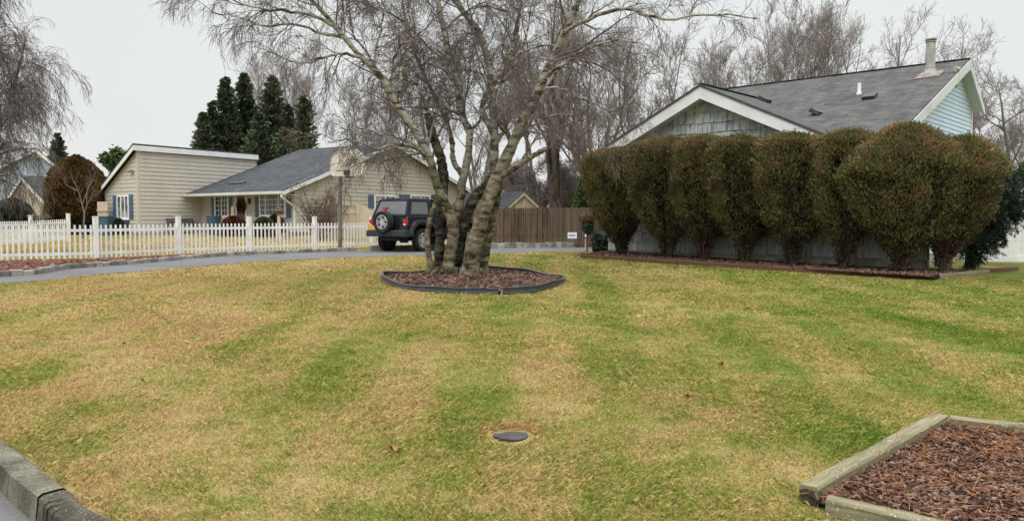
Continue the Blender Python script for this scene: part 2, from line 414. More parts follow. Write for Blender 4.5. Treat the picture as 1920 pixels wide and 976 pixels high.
def unit(a): return a / np.maximum(np.linalg.norm(a, axis=-1, keepdims=True), 1e-9)
def leaves(C, size, g, asp=.5, dirs=None, wild=1.0):
    """diamond leaf faces round centres C (n,3)"""
    n = len(C); a = unit(g.normal(size=(n, 3)))
    if dirs is not None: a = unit(dirs + wild * .6 * a)
    b = unit(np.cross(a, g.normal(size=(n, 3))))
    s = (size * (.6 + .8 * g.random(n)))[:, None]
    V = np.stack([C - a * s, C + b * s * asp, C + a * s, C - b * s * asp], 1)
    Fa = np.arange(4 * n).reshape(n, 4); return V.reshape(-1, 3), Fa
def tubes(P, Rr, S):
    """P (n,K,3), Rr (n,K) -> verts, quads"""
    n, K, _ = P.shape
    T = np.empty_like(P); T[:, 1:-1] = P[:, 2:] - P[:, :-2]; T[:, 0] = P[:, 1] - P[:, 0]; T[:, -1] = P[:, -1] - P[:, -2]
    T = unit(T); ref = unit(np.cross(T[:, :1].repeat(K, 1), np.array([.31, .17, .93])))
    A = unit(ref - T * (ref * T).sum(-1, keepdims=True)); B = np.cross(T, A)
    th = np.arange(S) * 2 * np.pi / S
    V = P[:, :, None] + Rr[:, :, None, None] * (A[:, :, None] * np.cos(th)[:, None] + B[:, :, None] * np.sin(th)[:, None])
    idx = np.arange(n * K * S).reshape(n, K, S)
    a = idx[:, :-1]; b = idx[:, 1:]
    Fa = np.stack([a, np.roll(a, -1, 2), np.roll(b, -1, 2), b], -1).reshape(-1, 4)
    return V.reshape(-1, 3), Fa
def merge(parts):
    V = []; Fa = []; o = 0
    for v, f in parts: V.append(v); Fa.append(f + o); o += len(v)
    return np.concatenate(V), np.concatenate(Fa)
def spawn(g, P, Rr, m, K, L, spread=.9, tmin=.25, tmax=1.0, wob=.18, grav=0., rfac=.5, rmin=.003, tip=.35, up=0., shrink=.4, pull=None):
    """children of the polylines P: m each"""
    n, KP, _ = P.shape
    P = P.repeat(m, 0); Rr = Rr.repeat(m, 0); N_ = n * m
    t = tmin + (tmax - tmin) * g.random(N_); x = t * (KP - 1); i = np.minimum(x.astype(int), KP - 2); f = (x - i)[:, None]
    ar = np.arange(N_); p = P[ar, i] * (1 - f) + P[ar, i + 1] * f
    r0 = (Rr[ar, i] * (1 - f[:, 0]) + Rr[ar, i + 1] * f[:, 0]) * rfac * (.7 + .5 * g.random(N_))
    r0 = np.maximum(r0, rmin)
    d = unit(P[ar, i + 1] - P[ar, i]); side = unit(np.cross(d, g.normal(size=(N_, 3))))
    d = unit(d * (1 - .45 * spread) + side * spread + np.array([0, 0, up]))
    if pull is not None: d = unit(d + pull)
    Ln = L * (.55 + .8 * g.random(N_)) * (1 - shrink * t); st = (Ln / (K - 1))[:, None]
    Q = np.empty((N_, K, 3)); Q[:, 0] = p
    for k in range(1, K):
        d = unit(d + wob * g.normal(size=(N_, 3)) + np.array([0, 0, -grav * k / K])); Q[:, k] = Q[:, k - 1] + d * st
    s = np.linspace(1, tip, K)[None]; return Q, r0[:, None] * s

def clip(poly, a, b, c):    # keep a*x+b*y<=c
    out = []
    for i in range(len(poly)):
        p = poly[i]; q = poly[(i + 1) % len(poly)]; fp = a * p[0] + b * p[1] - c; fq = a * q[0] + b * q[1] - c
        if fp <= 0: out.append(p)
        if (fp < 0 < fq) or (fq < 0 < fp):
            t = fp / (fp - fq); out.append((p[0] + (q[0] - p[0]) * t, p[1] + (q[1] - p[1]) * t))
    return out
def clip_convex(poly, by):  # both ccw
    for i in range(len(by)):
        p, q = by[i], by[(i + 1) % len(by)]; ex, ey = q[0] - p[0], q[1] - p[1]
        poly = clip(poly, ey, -ex, ey * p[0] - ex * p[1])
        if len(poly) < 3: return []
    return poly
def courses(mb, A, d, n, poly, h=.115, proud=.016):
    """lapped siding on a convex polygon (s,z) in the wall plane through A"""
    A = Vector((A[0], A[1], 0)); z0 = min(p[1] for p in poly); z1 = max(p[1] for p in poly); z = z0
    while z < z1 - .005:
        q = clip(clip(poly, 0, -1, -z), 0, 1, z + h)
        if len(q) >= 3:
            off = lambda zz: proud * (z + h - zz) / h + .002
            mb.face([A + d * s + UP * zz + n * off(zz) for s, zz in q])
            bot = [p for p in q if abs(p[1] - z) < 1e-4]
            if len(bot) >= 2:
                s0, s1 = min(p[0] for p in bot), max(p[0] for p in bot)
                mb.face([A + d * s0 + UP * z + n * 0, A + d * s1 + UP * z + n * 0, A + d * s1 + UP * z + n * off(z), A + d * s0 + UP * z + n * off(z)])
        z += h
    return mb
def inpoly(x, y, poly):
    c = np.zeros(len(x), bool); n = len(poly)
    for i in range(n):
        x0, y0 = poly[i][0], poly[i][1]; x1, y1 = poly[(i + 1) % n][0], poly[(i + 1) % n][1]
        m = ((y0 > y) != (y1 > y)) & (x < (x1 - x0) * (y - y0) / ((y1 - y0) or 1e-9) + x0)
        c ^= m
    return c
def dist_line(x, y, line):
    d = np.full(len(x), 1e9)
    for (x0, y0), (x1, y1) in zip(line[:-1], line[1:]):
        ex, ey = x1 - x0, y1 - y0; t = np.clip(((x - x0) * ex + (y - y0) * ey) / (ex * ex + ey * ey), 0, 1)
        d = np.minimum(d, np.hypot(x - x0 - t * ex, y - y0 - t * ey))
    return d
def resample(line, step):
    pts = [Vector((p[0], p[1], 0)) for p in line]; out = [pts[0]]; acc = 0
    for a, b in zip(pts[:-1], pts[1:]):
        L = (b - a).length; t = step - acc
        while t <= L: out.append(a + (b - a) * t / L); t += step
        acc = L - (t - step)
    return out
def catmull(pts, n=8):
    P = [Vector(p) for p in pts]; P = [P[0] * 2 - P[1]] + P + [P[-1] * 2 - P[-2]]; out = []
    for i in range(1, len(P) - 2):
        for k in range(n):
            t = k / n; a, b, c, d = P[i - 1:i + 3]
            out.append(.5 * ((2 * b) + (c - a) * t + (2 * a - 5 * b + 4 * c - d) * t * t + (3 * b - a - 3 * c + d) * t ** 3))
    return out + [P[-2]]

# ================================================================== SETTING
# kerb line beside the street (front edge and back edge)
KB = [(-16, 14.5), (-9.5, 9.9), (-6.0, 7.35)] + [tuple(ground(px, py).xy) for px, py in ((4, 830), (77, 884), (133, 924), (208, 976))] + [(0.2, 2.45), (4.0, -.2), (9, -3.6)]
KB = [(p[0], p[1]) for p in catmull([(a, b, 0) for a, b in KB], 6)]
def offs(line, w):
    out = []
    for i, p in enumerate(line):
        a = Vector(line[max(i - 1, 0)]); b = Vector(line[min(i + 1, len(line) - 1)]); d = (b - a).normalized()
        out.append((p[0] - d.y * -w * -1, p[1] + d.x * w * -1) if False else (p[0] + d.y * w, p[1] - d.x * w))
    return out
KW = .15
KF = offs(KB, KW)                     # street side edge
ROADPOLY = KF + [(9, -30), (-60, -30), (-60, 14.5)]
KERBPOLY = offs(KB, -.02) + [(9, -30), (-60, -30), (-60, 14.5)]
# driveway outline from the photograph's edges
def gp(px, py): p = ground(px, py); return (p.x, p.y)
D_UP = [(-24, 12.2), (-15.5, 14.2)] + [gp(*q) for q in ((0, 520), (130, 505), (300, 491.5), (430, 480), (600, 473), (760, 469.5), (905, 466.5), (1000, 465), (1060, 464), (1130, 463), (1215, 463))]
D_LO = [(-24, 9.8), (-15.5, 12.0)] + [gp(*q) for q in ((0, 531), (150, 518), (300, 506), (420, 496), (520, 489), (640, 483.5), (760, 479.5), (900, 475.5), (1000, 473.5), (1100, 471.5), (1145, 470.5))] + [(4.0, 24.6), (5.5, 26)]
D_UP = [(p.x, p.y) for p in catmull([(a, b, 0) for a, b in D_UP], 5)]
D_LO = [(p.x, p.y) for p in catmull([(a, b, 0) for a, b in D_LO], 5)]
DRIVE = D_UP + D_LO[::-1]

def sheet(name, outline_in, dz, mat, step=.35, mask=None):
    xs = [p[0] for p in outline_in]; ys = [p[1] for p in outline_in]
    import bmesh
    from mathutils.geometry import delaunay_2d_cdt
    pts = [Vector(p) for p in outline_in]; nb = len(pts)
    gx, gy = np.meshgrid(np.arange(min(xs), max(xs), step), np.arange(min(ys), max(ys), step))
    gx = gx.ravel(); gy = gy.ravel(); k = inpoly(gx, gy, outline_in)
    k &= dist_line(gx, gy, list(outline_in) + [outline_in[0]]) > step * .3
    pts += [Vector((a, b)) for a, b in zip(gx[k], gy[k])]
    vo, _, fo, *_ = delaunay_2d_cdt(pts, [], [list(range(nb))], 1, 1e-5)
    mb = MB(); mb.v = [(p.x, p.y, tz(p.x, p.y) + dz) for p in vo]; mb.f = [tuple(f) for f in fo]; mb.r = [.5] * len(fo)
    o = mb.build(name, mat, smooth=True); return o

# ground: fine grid near, coarse far, one sheet; street side lowered
gx = np.concatenate([[-900, -300, -120, -70], np.arange(-40, -12, 1.0), np.arange(-12, 14, .25), np.arange(14, 42, 1.0), [70, 120, 300, 900]])
gy = np.concatenate([[-300, -60, -20], np.arange(-8, 1, .5), np.arange(1, 32, .25), np.arange(32, 60, 1.0), [70, 90, 130, 200, 400, 900]])
X, Y = np.meshgrid(gx, gy); Zg = terrain(X, Y)
inr = inpoly(X.ravel(), Y.ravel(), offs(KF, -.07) + [(9, -40), (-60, -40), (-60, 14.5)]).reshape(X.shape)
Zg = np.where(inr, Zg * 0 - .4, Zg - .0)
nx, ny = len(gx), len(gy); idx = np.arange(nx * ny).reshape(ny, nx)
Fa = np.stack([idx[:-1, :-1], idx[:-1, 1:], idx[1:, 1:], idx[1:, :-1]], -1).reshape(-1, 4)
tag(npmesh('lawn_ground', np.stack([X, Y, Zg], -1).reshape(-1, 3), Fa, M['lawn'], smooth=True), kind='structure')
RZ = lambda x, y: tz(x, y) - .135
# road sheet
rp = MB()
for i in range(len(KF) - 1):
    a, b = KF[i], KF[i + 1]
    da = (Vector(a) - Vector((-14, -14))); 
    for t0, t1 in ((0, .1), (.1, .35), (.35, 1)):
        f = lambda p, t: (p[0] + (-30 - p[0]) * t, p[1] + (-34 - p[1]) * t)
        q = [f(a, t0), f(b, t0), f(b, t1), f(a, t1)]
        zz = [RZ(*a) , RZ(*b), RZ(*b), RZ(*a)]
        rp.face([(p[0], p[1], z) for p, z in zip(q, zz)])
tag(rp.build('road', M['road'], smooth=True), kind='structure')
# concrete kerb, cast in lengths with open joints
kb = MB(); seg = resample([gp(4, 830)] and KB, .06)
joint = ground(95, 925)
L = len(seg); run = 0; jn = []
d0 = min(range(L), key=lambda i: (seg[i] - Vector((joint.x, joint.y, 0))).length)
for i in range(L - 1):
    a, b = seg[i], seg[i + 1]; d = (b - a).normalized(); n = Vector((d.y, -d.x, 0))
    gap = (i - d0) % 50 == 0
    za, zb = tz(a.x, a.y), tz(b.x, b.y); w = KW - (.006 if gap else 0); dp = -.010 if gap else 0
    prof = [(0, -.3), (0, .005 + dp), (.018, .018 + dp), (w - .03, .014 + dp), (w - .008, .0 + dp), (w + .012, -.17), (w + .02, -.3)]
    for (x0, y0), (x1, y1) in zip(prof[:-1], prof[1:]):
        kb.face([a + n * x0 + UP * (za + y0), a + n * x1 + UP * (za + y1), b + n * x1 + UP * (zb + y1), b + n * x0 + UP * (zb + y0)], (i - d0) // 50 * .37 % 1)
tag(kb.build('street_kerb', M['kerb'], smooth=False), kind='structure')
tag(sheet('driveway', DRIVE, .012, M['drive'], .5), kind='structure')

# left mulch strip between fence and block kerb
FP = [(-16.2, 19.0), (-13.1, 20.1), (-11.28, 21.5), (-9.88, 23.5), (-8.44, 25.5), (-6.84, 27.5), (-5.18, 29.3), (-3.5, 31.1)]
fence_line = [(a, b) for a, b in FP]
# granite block kerb along the driveway's far side
kline = resample([p for p in D_UP if p[0] > -21], .02)
def block_kerb(name, line, h, bl, dep, i0=0):
    mb = MB(); acc = 0; i = 0
    while i < len(line) - 30:
        l = bl * (.85 + .3 * random.random()); k = min(i + int(l / .02), len(line) - 1)
        a, b = line[i], line[k]; d = (b - a).normalized(); n = Vector((-d.y, d.x, 0)); g_ = .008
        a = a + d * g_; b = b - d * g_; za, zb = tz(a.x, a.y), tz(b.x, b.y); hh = h * (.88 + .24 * random.random()); dd = dep * (.9 + .2 * random.random())
        j = lambda: Vector((random.uniform(-.008, .008), random.uniform(-.008, .008), random.uniform(-.008, .008)))
        c = [a, b, b + n * dd, a + n * dd]; zz = [za, zb, zb, za]
        mb.hexa([p + UP * (z - .1) for p, z in zip(c, zz)] + [p + j() + UP * (z + hh) for p, z in zip(c, zz)])
        i = k
    return mb.build(name, M['block'], bevel=.012)
left_line = [p for p in kline if p.x < xat(700, 28)]
right_line = [p for p in kline if p.x > xat(700, 28)]
tag(block_kerb('block_kerb', left_line, .12, .26, .12), kind='structure')
tag(block_kerb('block_kerb_by_fence', right_line, .20, .26, .14), kind='structure')

# ------------------------------------------------------------------ right-hand house geometry
W = Vector((-.734, .679, 0)).normalized(); V2 = Vector((.679, .734, 0)).normalized(); S = -W   # S runs right along the garage wall
OUT = -V2
P0 = Vector((4.98, 20.4, 0))
g0 = lambda s, t: P0 + S * s + V2 * t
T_off = 1.62
def on_line(px, off):   # s on the line offset t from the wall at pixel column px
    u = (px - 960) / F; A = g0(0, off); return (u * A.y - A.x) / (S.x - u * S.y)
BEDZ = .585
# hedge bed surface
sL, sR = on_line(1090, -1.45), on_line(1752, -1.62)
bedpoly = [tuple(g0(sL - .1, -1.5).xy), tuple(g0(sR, -1.65).xy), tuple(ground(1848, 512).xy), tuple(g0(5.9, .4).xy), tuple(g0(-2.9, .3).xy), tuple(g0(sL - .1, -.4).xy)]
bz = lambda x, y: tz(x, y) + .07

# ------------------------------------------------------------------ mulch beds (chips over a dark base)
treebed = [gp(*q) for q in ((717, 527), (735, 537), (775, 545), (840, 551), (905, 553), (960, 553), (1010, 547), (1048, 535), (1056, 526), (1020, 521), (960, 512), (900, 508.5), (850, 510), (770, 518), (722, 521))]
treebed_s = [(p.x, p.y) for p in catmull([(a, b, 0) for a, b in treebed] + [(treebed[0][0], treebed[0][1], 0)], 5)][:-1]
nb_a = at(1500, 906, 3.02 * 1.44); 
TZ = .115                                     # top of the near timbers
def ztop(px, py, z):
    d = ray(px, py); lo, hi = 1.5, 30
    for _ in range(40):
        m = (lo + hi) / 2
        if CAMZ + d.z * m / d.y - tz(d.x * m / d.y, m) - .10 > 0: lo = m
        else: hi = m
    return Vector((d.x * lo / d.y, lo, 0))
t_near = ztop(1516, 910, TZ); t_far = ztop(1762, 774, TZ)
b2_a = ztop(1552, 925, TZ - .01); b2_b = ztop(1790, 976, TZ - .01); b2_b = b2_a + (b2_b - b2_a).normalized() * 2.6
c_b = ztop(1920, 793, TZ); c_a = ztop(1772, 777, TZ); c_b = c_a + (c_b - c_a).normalized() * 2.6
nearbed = [tuple(t_near.xy), tuple(b2_a.xy), tuple(b2_b.xy), tuple(c_b.xy), tuple(c_a.xy), tuple(t_far.xy)]
leftbed = [(p[0] + 0, p[1]) for p in offs(D_UP, -.10) if xat(-330, p[1]) < p[0] < xat(440, p[1])]
leftmulch = leftbed + [(-8.6, 25.0), (-9.9, 23.2), (-11.4, 21.2), (-13.2, 19.9), (-16, 18.8)]
def chips(name, poly, n, size, mat, zfun, g, flat=.35, label_kind=True, w=None):
    xs = [p[0] for p in poly]; ys = [p[1] for p in poly]
    x = g.uniform(min(xs), max(xs), n * 3); y = g.uniform(min(ys), max(ys), n * 3); k = inpoly(x, y, poly); x = x[k][:n]; y = y[k][:n]; n = len(x)
    z = np.array([zfun(a, b) for a, b in zip(x, y)]) + g.random(n) * size * .8
    a = g.normal(size=(n, 3)); a[:, 2] *= flat; a = unit(a); b = g.normal(size=(n, 3)); b[:, 2] *= flat; b = unit(np.cross(np.cross(a, b), a)); c = np.cross(a, b)
    s = size * (.5 + g.random(n) ** 2 * 1.3); C = np.stack([x, y, z], 1)
    A = a * s[:, None]; B = b * (s * (.35 + .4 * g.random(n)))[:, None]; Cc = c * (s * .16)[:, None]
    V = np.stack([C - A - Cc, C + B - Cc, C + A - Cc, C - B - Cc, C - A * .8 + Cc, C + B * .8 + Cc, C + A * .8 + Cc, C - B * .8 + Cc], 1)
    q = np.array([(3, 2, 1, 0), (4, 5, 6, 7), (0, 1, 5, 4), (1, 2, 6, 5), (2, 3, 7, 6), (3, 0, 4, 7)])
    Fa = (np.arange(n)[:, None, None] * 8 + q[None]).reshape(-1, 4)
    o = npmesh(name, V, Fa, mat, rnd=np.repeat(g.random(n), 6)); return tag(o, kind='stuff')
g = np.random.default_rng(3)
def raised(name, poly, dz, mat, step): return tag(sheet(name, poly, dz, mat, step), kind='structure')
raised('mulch_bed', treebed_s, .045, M['mulch'], .3)
raised('hedge_bed', bedpoly, .07, M['mulch'], .5)
raised('corner_bed', nearbed, .035, M['mulch'], .2)
raised('strip_bed', leftmulch, .03, M['mulch'], .5)
chips('bark_mulch_under_tree', treebed_s, 9000, .030, M['chip'], lambda x, y: tz(x, y) + .05, g)
chips('bark_mulch_along_hedge', bedpoly, 9000, .032, M['chip'], lambda x, y: bz(x, y) + .005, g)
chips('bark_mulch_in_corner_bed', nearbed, 19000, .0165, M['chip'], lambda x, y: tz(x, y) + .042, g)
chips('red_mulch_along_fence', leftmulch, 9000, .04, M['chip_red'], lambda x, y: tz(x, y) + .035, g)
# fallen pine needles: thin curved strips
def needles(name, poly, n, Ln, zfun, g, r=.0016):
    xs = [p[0] for p in poly]; ys = [p[1] for p in poly]
    x = g.uniform(min(xs), max(xs), n * 3); y = g.uniform(min(ys), max(ys), n * 3); k = inpoly(x, y, poly); x = x[k][:n]; y = y[k][:n]; n = len(x)
    z = np.array([zfun(a, b) for a, b in zip(x, y)]); P = np.empty((n, 4, 3)); P[:, 0] = np.stack([x, y, z + .012 * g.random(n)], 1)
    d = g.normal(size=(n, 3)); d[:, 2] = np.abs(d[:, 2]) * .35; d = unit(d); l = Ln * (.5 + .7 * g.random(n))[:, None] / 3
    for k in range(1, 4):
        d = unit(d + .25 * g.normal(size=(n, 3)) * [1, 1, .3] + [0, 0, -.12]); P[:, k] = P[:, k - 1] + d * l
    P[:, :, 2] = np.maximum(P[:, :, 2], (z + .004)[:, None])
    V, Fa = tubes(P, np.full((n, 4), r), 3)
    return tag(npmesh(name, V, Fa, M['needle'], rnd=np.repeat(g.random(n), 9)), kind='stuff')
needles('pine_needles_on_mulch', nearbed, 2300, .11, lambda x, y: tz(x, y) + .058, g)

# ------------------------------------------------------------------ lawn grass blades
def grass():
    g = np.random.default_rng(8)
    bands = [(2.3, 4.0, 12000, .028, .0012), (4.0, 6.5, 7200, .028, .0017), (6.5, 10, 4000, .030, .0024), (10, 16, 1900, .036, .0045), (16, 31, 560, .040, .009), (31, 44, 160, .05, .016)]
    Vs = []; r1 = []; r2 = []
    drain = ground(957, 817)
    for y0, y1, den, hgt, wid in bands:
        xl, xr = -.72 * y1 - 2.9, .72 * y1 + 2.9
        n = int((xr - xl) * (y1 - y0) * den); x = g.uniform(xl, xr, n); y = g.uniform(y0, y1, n)
        k = np.abs(x) < .70 * y + 2.8
        x = x[k]; y = y[k]
        # a little thinning in dry patches
        k = ~inpoly(x, y, KERBPOLY) & ~inpoly(x, y, DRIVE) & ~inpoly(x, y, bedpoly) & ~inpoly(x, y, treebed) & ~inpoly(x, y, nearbed) & ~inpoly(x, y, leftmulch)
        k &= (np.hypot(x - drain.x, (y - drain.y) * .8) > .15)
        k &= ~inpoly(x, y, [tuple(g0(-4, -.2).xy), tuple(g0(7, -.2).xy), tuple(g0(7, 14).xy), tuple(g0(-4, 14).xy)])
        k &= ~((y > 29) & (x > -4.5)) & (y < 43)
        x = x[k]; y = y[k]; n = len(x); z = terrain(x, y)
        clump = .65 + .5 * (np.sin(x * 7.1 + 3 * np.sin(y * 3.3)) * np.sin(y * 6.3 + 2.2 * np.sin(x * 4.1)) * .5 + .5) + .25 * np.sin(x * 2.1 + y * 1.7)
        h = hgt * (.45 + .9 * g.random(n)) * clump; az = g.random(n) * 2 * np.pi
        # neighbouring blades lie roughly the same way, as mown turf does
        az = np.where(g.random(n) < .45, az, .8 * np.sin(x * 3.0) + .9 * np.sin(y * 2.3 + x) + 2.0 * np.sin(x * .9 + y * .6) + .9 * g.normal(size=n))
        lean = (.35 + 1.15 * g.random(n)) * h; w = wid * (.6 + .8 * g.random(n)); fa = g.random(n) * 2 * np.pi
        bx, by = np.cos(fa) * w, np.sin(fa) * w; lx, ly = np.cos(az) * lean, np.sin(az) * lean
        A = np.stack([x - bx, y - by, z - .004], 1); B = np.stack([x + bx, y + by, z - .004], 1)
        T = np.stack([x + lx, y + ly, z + h * .72], 1); Mi = np.stack([x + lx * .45 + bx * .8, y + ly * .45 + by * .8, z + h * .6], 1)
        Vs.append(np.stack([A, B, Mi, T], 1)); r1.append(g.random(n)); r2.append(g.random(n))
    V = np.concatenate(Vs); n = len(V); print('blades', n)
    tag(npmesh('grass', V, np.arange(4 * n).reshape(n, 4), M['blade'], rnd=np.concatenate(r1), rnd2=np.concatenate(r2)), kind='stuff')
grass()
# ragged dead grass and needles along the street kerb and round the cover

# ================================================================== RIGHT-HAND HOUSE
def wallz(A, d, px, py):                 # pixel -> (s, z) in a vertical plane through A along d
    n = Vector((d.y, -d.x, 0)); p = hit(px, py, Vector((A[0], A[1], 0)), n); return (p - Vector((A[0], A[1], 0))).dot(d), p.z
def roofslab(mb, quad, th=.09):
    n = (quad[1] - quad[0]).cross(quad[2] - quad[0]).normalized()
    if n.z < 0: n = -n
    mb.prism(quad, Vector((0, 0, 0)), -n * th)
house = thing('shingled_house', 'grey green shingled house with pale blue side gable and flue pipe behind the hedge', 'house', (P0.x, P0.y, tz(P0.x, P0.y)))
GZ = .47; HW = 3.15; OVH = .30
ZP = 4.98; slope = .465; WB = .735         # peak, pitch, bottom of shingles
zr = lambda s: ZP - slope * abs(s)        # roof top line of the garage gable
WL, WR = -3.05, 4.35
gable = [(WL, WB), (HW + .2, WB), (HW + .2, zr(HW + .2) - .12), (0, ZP - .14), (WL, zr(WL) - .12)]
mb = MB(); b2 = MB()
# dark backing wall
b2.prism([g0(s, 0) + UP * z for s, z in gable], V2 * .0, V2 * .12)
b2.prism([g0(s, 0) + UP * z for s, z in [(HW + .2, WB), (WR, WB), (WR, 3.36), (HW + .2, 3.36)]], V2 * .001, V2 * .12)
b2.prism([g0(s, 0) + UP * z for s, z in [(WR, WB), (WR + .9, WB), (WR + .9, 1.9), (WR, 1.9)]], V2 * .001, V2 * .12)
b2.obox(P0, V2, W, .12, 13, -WL - .12, -WL - .0, GZ - .3, zr(WL) - .1)      # garage left wall
wallpoly = [[(WL, WB), (0, WB), (0, ZP - .14), (WL, zr(WL) - .12)], [(0, WB), (HW + .2, WB), (HW + .2, zr(HW + .2) - .12), (0, ZP - .14)], [(HW + .2, WB), (WR, WB), (WR, 3.36), (HW + .2, 3.36)], [(WR, WB), (WR + .9, WB), (WR + .9, 1.9), (WR, 1.9)]]
rw = random.Random(4)
z = WB; row = 0
while z < ZP:
    s = WL - .1; 
    while s < WR + 1:
        wd = rw.choice((.11, .15, .19, .24, .28)) * rw.uniform(.9, 1.1); dz = rw.uniform(-.014, .012)
        rect = [(s + .004, z + dz), (s + wd - .004, z + dz), (s + wd - .004, z + .27), (s + .004, z + .27)]; rr = rw.random(); pr = rw.uniform(.024, .038)
        for wp in wallpoly:
            q = clip_convex(rect, wp)
            if len(q) >= 3:
                off = lambda zz: .004 + pr * max(0, (z + .29 - zz)) / .28
                mb.face([g0(a, -off(c)) + UP * c for a, c in q], rr)
                zb = min(c for a, c in q); bt = [a for a, c in q if abs(c - zb) < 1e-5]
                if len(bt) > 1: mb.face([g0(min(bt), -.001) + UP * zb, g0(max(bt), -.001) + UP * zb, g0(max(bt), -off(zb)) + UP * zb, g0(min(bt), -off(zb)) + UP * zb], rr)
        s += wd
    z += .255
def mat_shake():
    m, nt, b = mk('painted_shakes'); n = noise(nt, coords(nt, (1, 1, .35)), 7, 4, .65); k = noise(nt, coords(nt, (1.0, 1.0, .12)), 16, 3, .6)
    n = math_(nt, 'ADD', n, math_(nt, 'MULTIPLY_ADD', attr(nt), .34, -.17))
    c = ramp(nt, n, [(.25, (.31, .34, .335)), (.5, (.45, .485, .475)), (.75, (.53, .565, .53))])
    f = math_(nt, 'ADD', k, math_(nt, 'MULTIPLY_ADD', attr(nt), .2, -.1))
    c = mixc(nt, ramp(nt, f, [(.55, (0, 0, 0)), (.70, (.75, .75, .75))]), c, (.10, .125, .145))
    nt.links.new(c, b.inputs['Base Color']); b.inputs['Roughness'].default_value = .85; b.inputs['Specular IOR Level'].default_value = .15
    bump(nt, b, k, .4, .01); return m
M['shake'] = mat_shake()
M['backing'] = simple('shadow_gap', (.07, .08, .08), .9)
wl = mb.build('shake_wall', M['shake'], house); b2.build('wall_backing', M['backing'], house)
f = MB(); f.obox(P0, S, V2, WL, WR + .9, .01, .14, GZ - .3, WB + .012); f.obox(P0, S, OUT, WL, WR + .9, -.0, .028, WB - .03, WB - .005); f.build('foundation', M['conc'], house)
# roof of the garage wing
R1 = at(1797, 113, 21.5); ZR = R1.z; rel = Vector((R1.x, R1.y, 0)) - P0; SR = rel.dot(S); TR = rel.dot(V2)
zmain = lambda t: ZR - .426 * (TR - t)
t_v0 = TR - (ZR - ZP) / .426             # where the garage ridge meets the main slope
SL, SRt = -(HW + OVH) + .02, HW + OVH
uvw = lambda p: ((p - P0).dot(V2), (p - P0).dot(S) * 1.05)
rm = MB(); th = .10; T0 = -.38
q = [g0(SL, T0) + UP * zr(SL), g0(0, T0) + UP * ZP, g0(0, 12.5) + UP * ZP, g0(SL, 12.5) + UP * zr(SL)]
roofslab(rm, q, th)
tend = lambda s: TR - (ZR - zr(s)) / .426
q = [g0(0, T0) + UP * ZP, g0(SRt, T0) + UP * zr(SRt), g0(SRt, max(T0 + .05, tend(SRt) + .05)) + UP * zr(SRt), g0(0, t_v0 + .1) + UP * ZP]
roofslab(rm, q, th)
rm.build('garage_roof', M['roof_grey'], house, uvf=uvw)
# main roof: front slope, rear slope
s_l = SR - 7.25; te = -.42; rake = SR + .28
rm = MB()
# left of the valley the slope starts at the valley line; right of the eave it runs to the eave
valley_b = g0(SRt, tend(SRt)) if tend(SRt) > te else g0(SRt, te)
poly = [g0(SRt - .0, te) + UP * zmain(te), g0(rake, te) + UP * zmain(te), g0(rake, TR) + UP * ZR, g0(s_l, TR) + UP * ZR, g0(s_l, t_v0) + UP * zmain(t_v0), g0(0, t_v0) + UP * zmain(t_v0)]
rm.prism(poly, UP * 0, UP * -th)
rb = .695; trb = TR + (R1.z - 3.45) / rb
p826 = at(1826, 203, 21.5 * 1.0569); trb = (Vector((p826.x, p826.y, 0)) - P0).dot(V2); zrb = p826.z
poly = [g0(rake, TR) + UP * ZR, g0(rake, trb) + UP * zrb, g0(s_l, trb) + UP * zrb, g0(s_l, TR) + UP * ZR]
rm.prism(poly, UP * 0, UP * -th)
uvm = lambda p: ((p - P0).dot(S), (p - P0).dot(V2) * 1.09)
rm.build('main_roof', M['roof_grey'], house, uvf=uvm)
ef = MB(); ef.prism([g0(HW + OVH, te - .01) + UP * (zmain(te) - .02), g0(rake, te - .01) + UP * (zmain(te) - .02), g0(rake, te - .01) + UP * (zmain(te) - .2), g0(HW + OVH, te - .01) + UP * (zmain(te) - .2)], V2 * -.03, V2 * .0)
ef.build('eave_board', M['trim_grey'], house)
# ridge cap courses
rc = MB(); a = g0(0, T0) + UP * (ZP + .012); b = g0(0, t_v0) + UP * (ZP + .012)
rc.beam(a, b, .16, .012); a = g0(s_l, TR) + UP * (ZR + .012); b = g0(rake, TR) + UP * (ZR + .012); rc.beam(a, b, .16, .012)
rc.build('ridge_cap', M['roof_grey'], house, uvf=uvm)
# garage fascia: two wide rake boards and dark roof edge
fb = MB()
for sg in (-1, 1):
    e = SL if sg < 0 else SRt
    pl = [g0(0, 0) + UP * (ZP - .055), g0(e, 0) + UP * (zr(e) - .055), g0(e, 0) + UP * (zr(e) - .33), g0(0, 0) + UP * (ZP - .36)]
    if sg > 0: pl = pl[::-1]
    fb.prism(pl, OUT * (.385 + .002 * sg), OUT * .34)
    # soffit
    fb.prism([g0(0, 0) + UP * (ZP - .30), g0(e, 0) + UP * (zr(e) - .30), g0(e, 0) + UP * (zr(e) - .32), g0(0, 0) + UP * (ZP - .32)], OUT * .338, OUT * .0)
fb.build('rake_board', M['trim'], house)
ed = MB()
for e in (SL, SRt): ed.beam(g0(0, -.4) + UP * (ZP - .03), g0(e, -.4) + UP * (zr(e) - .03), .03, .045)
ed.build('drip_edge', M['vent'], house)
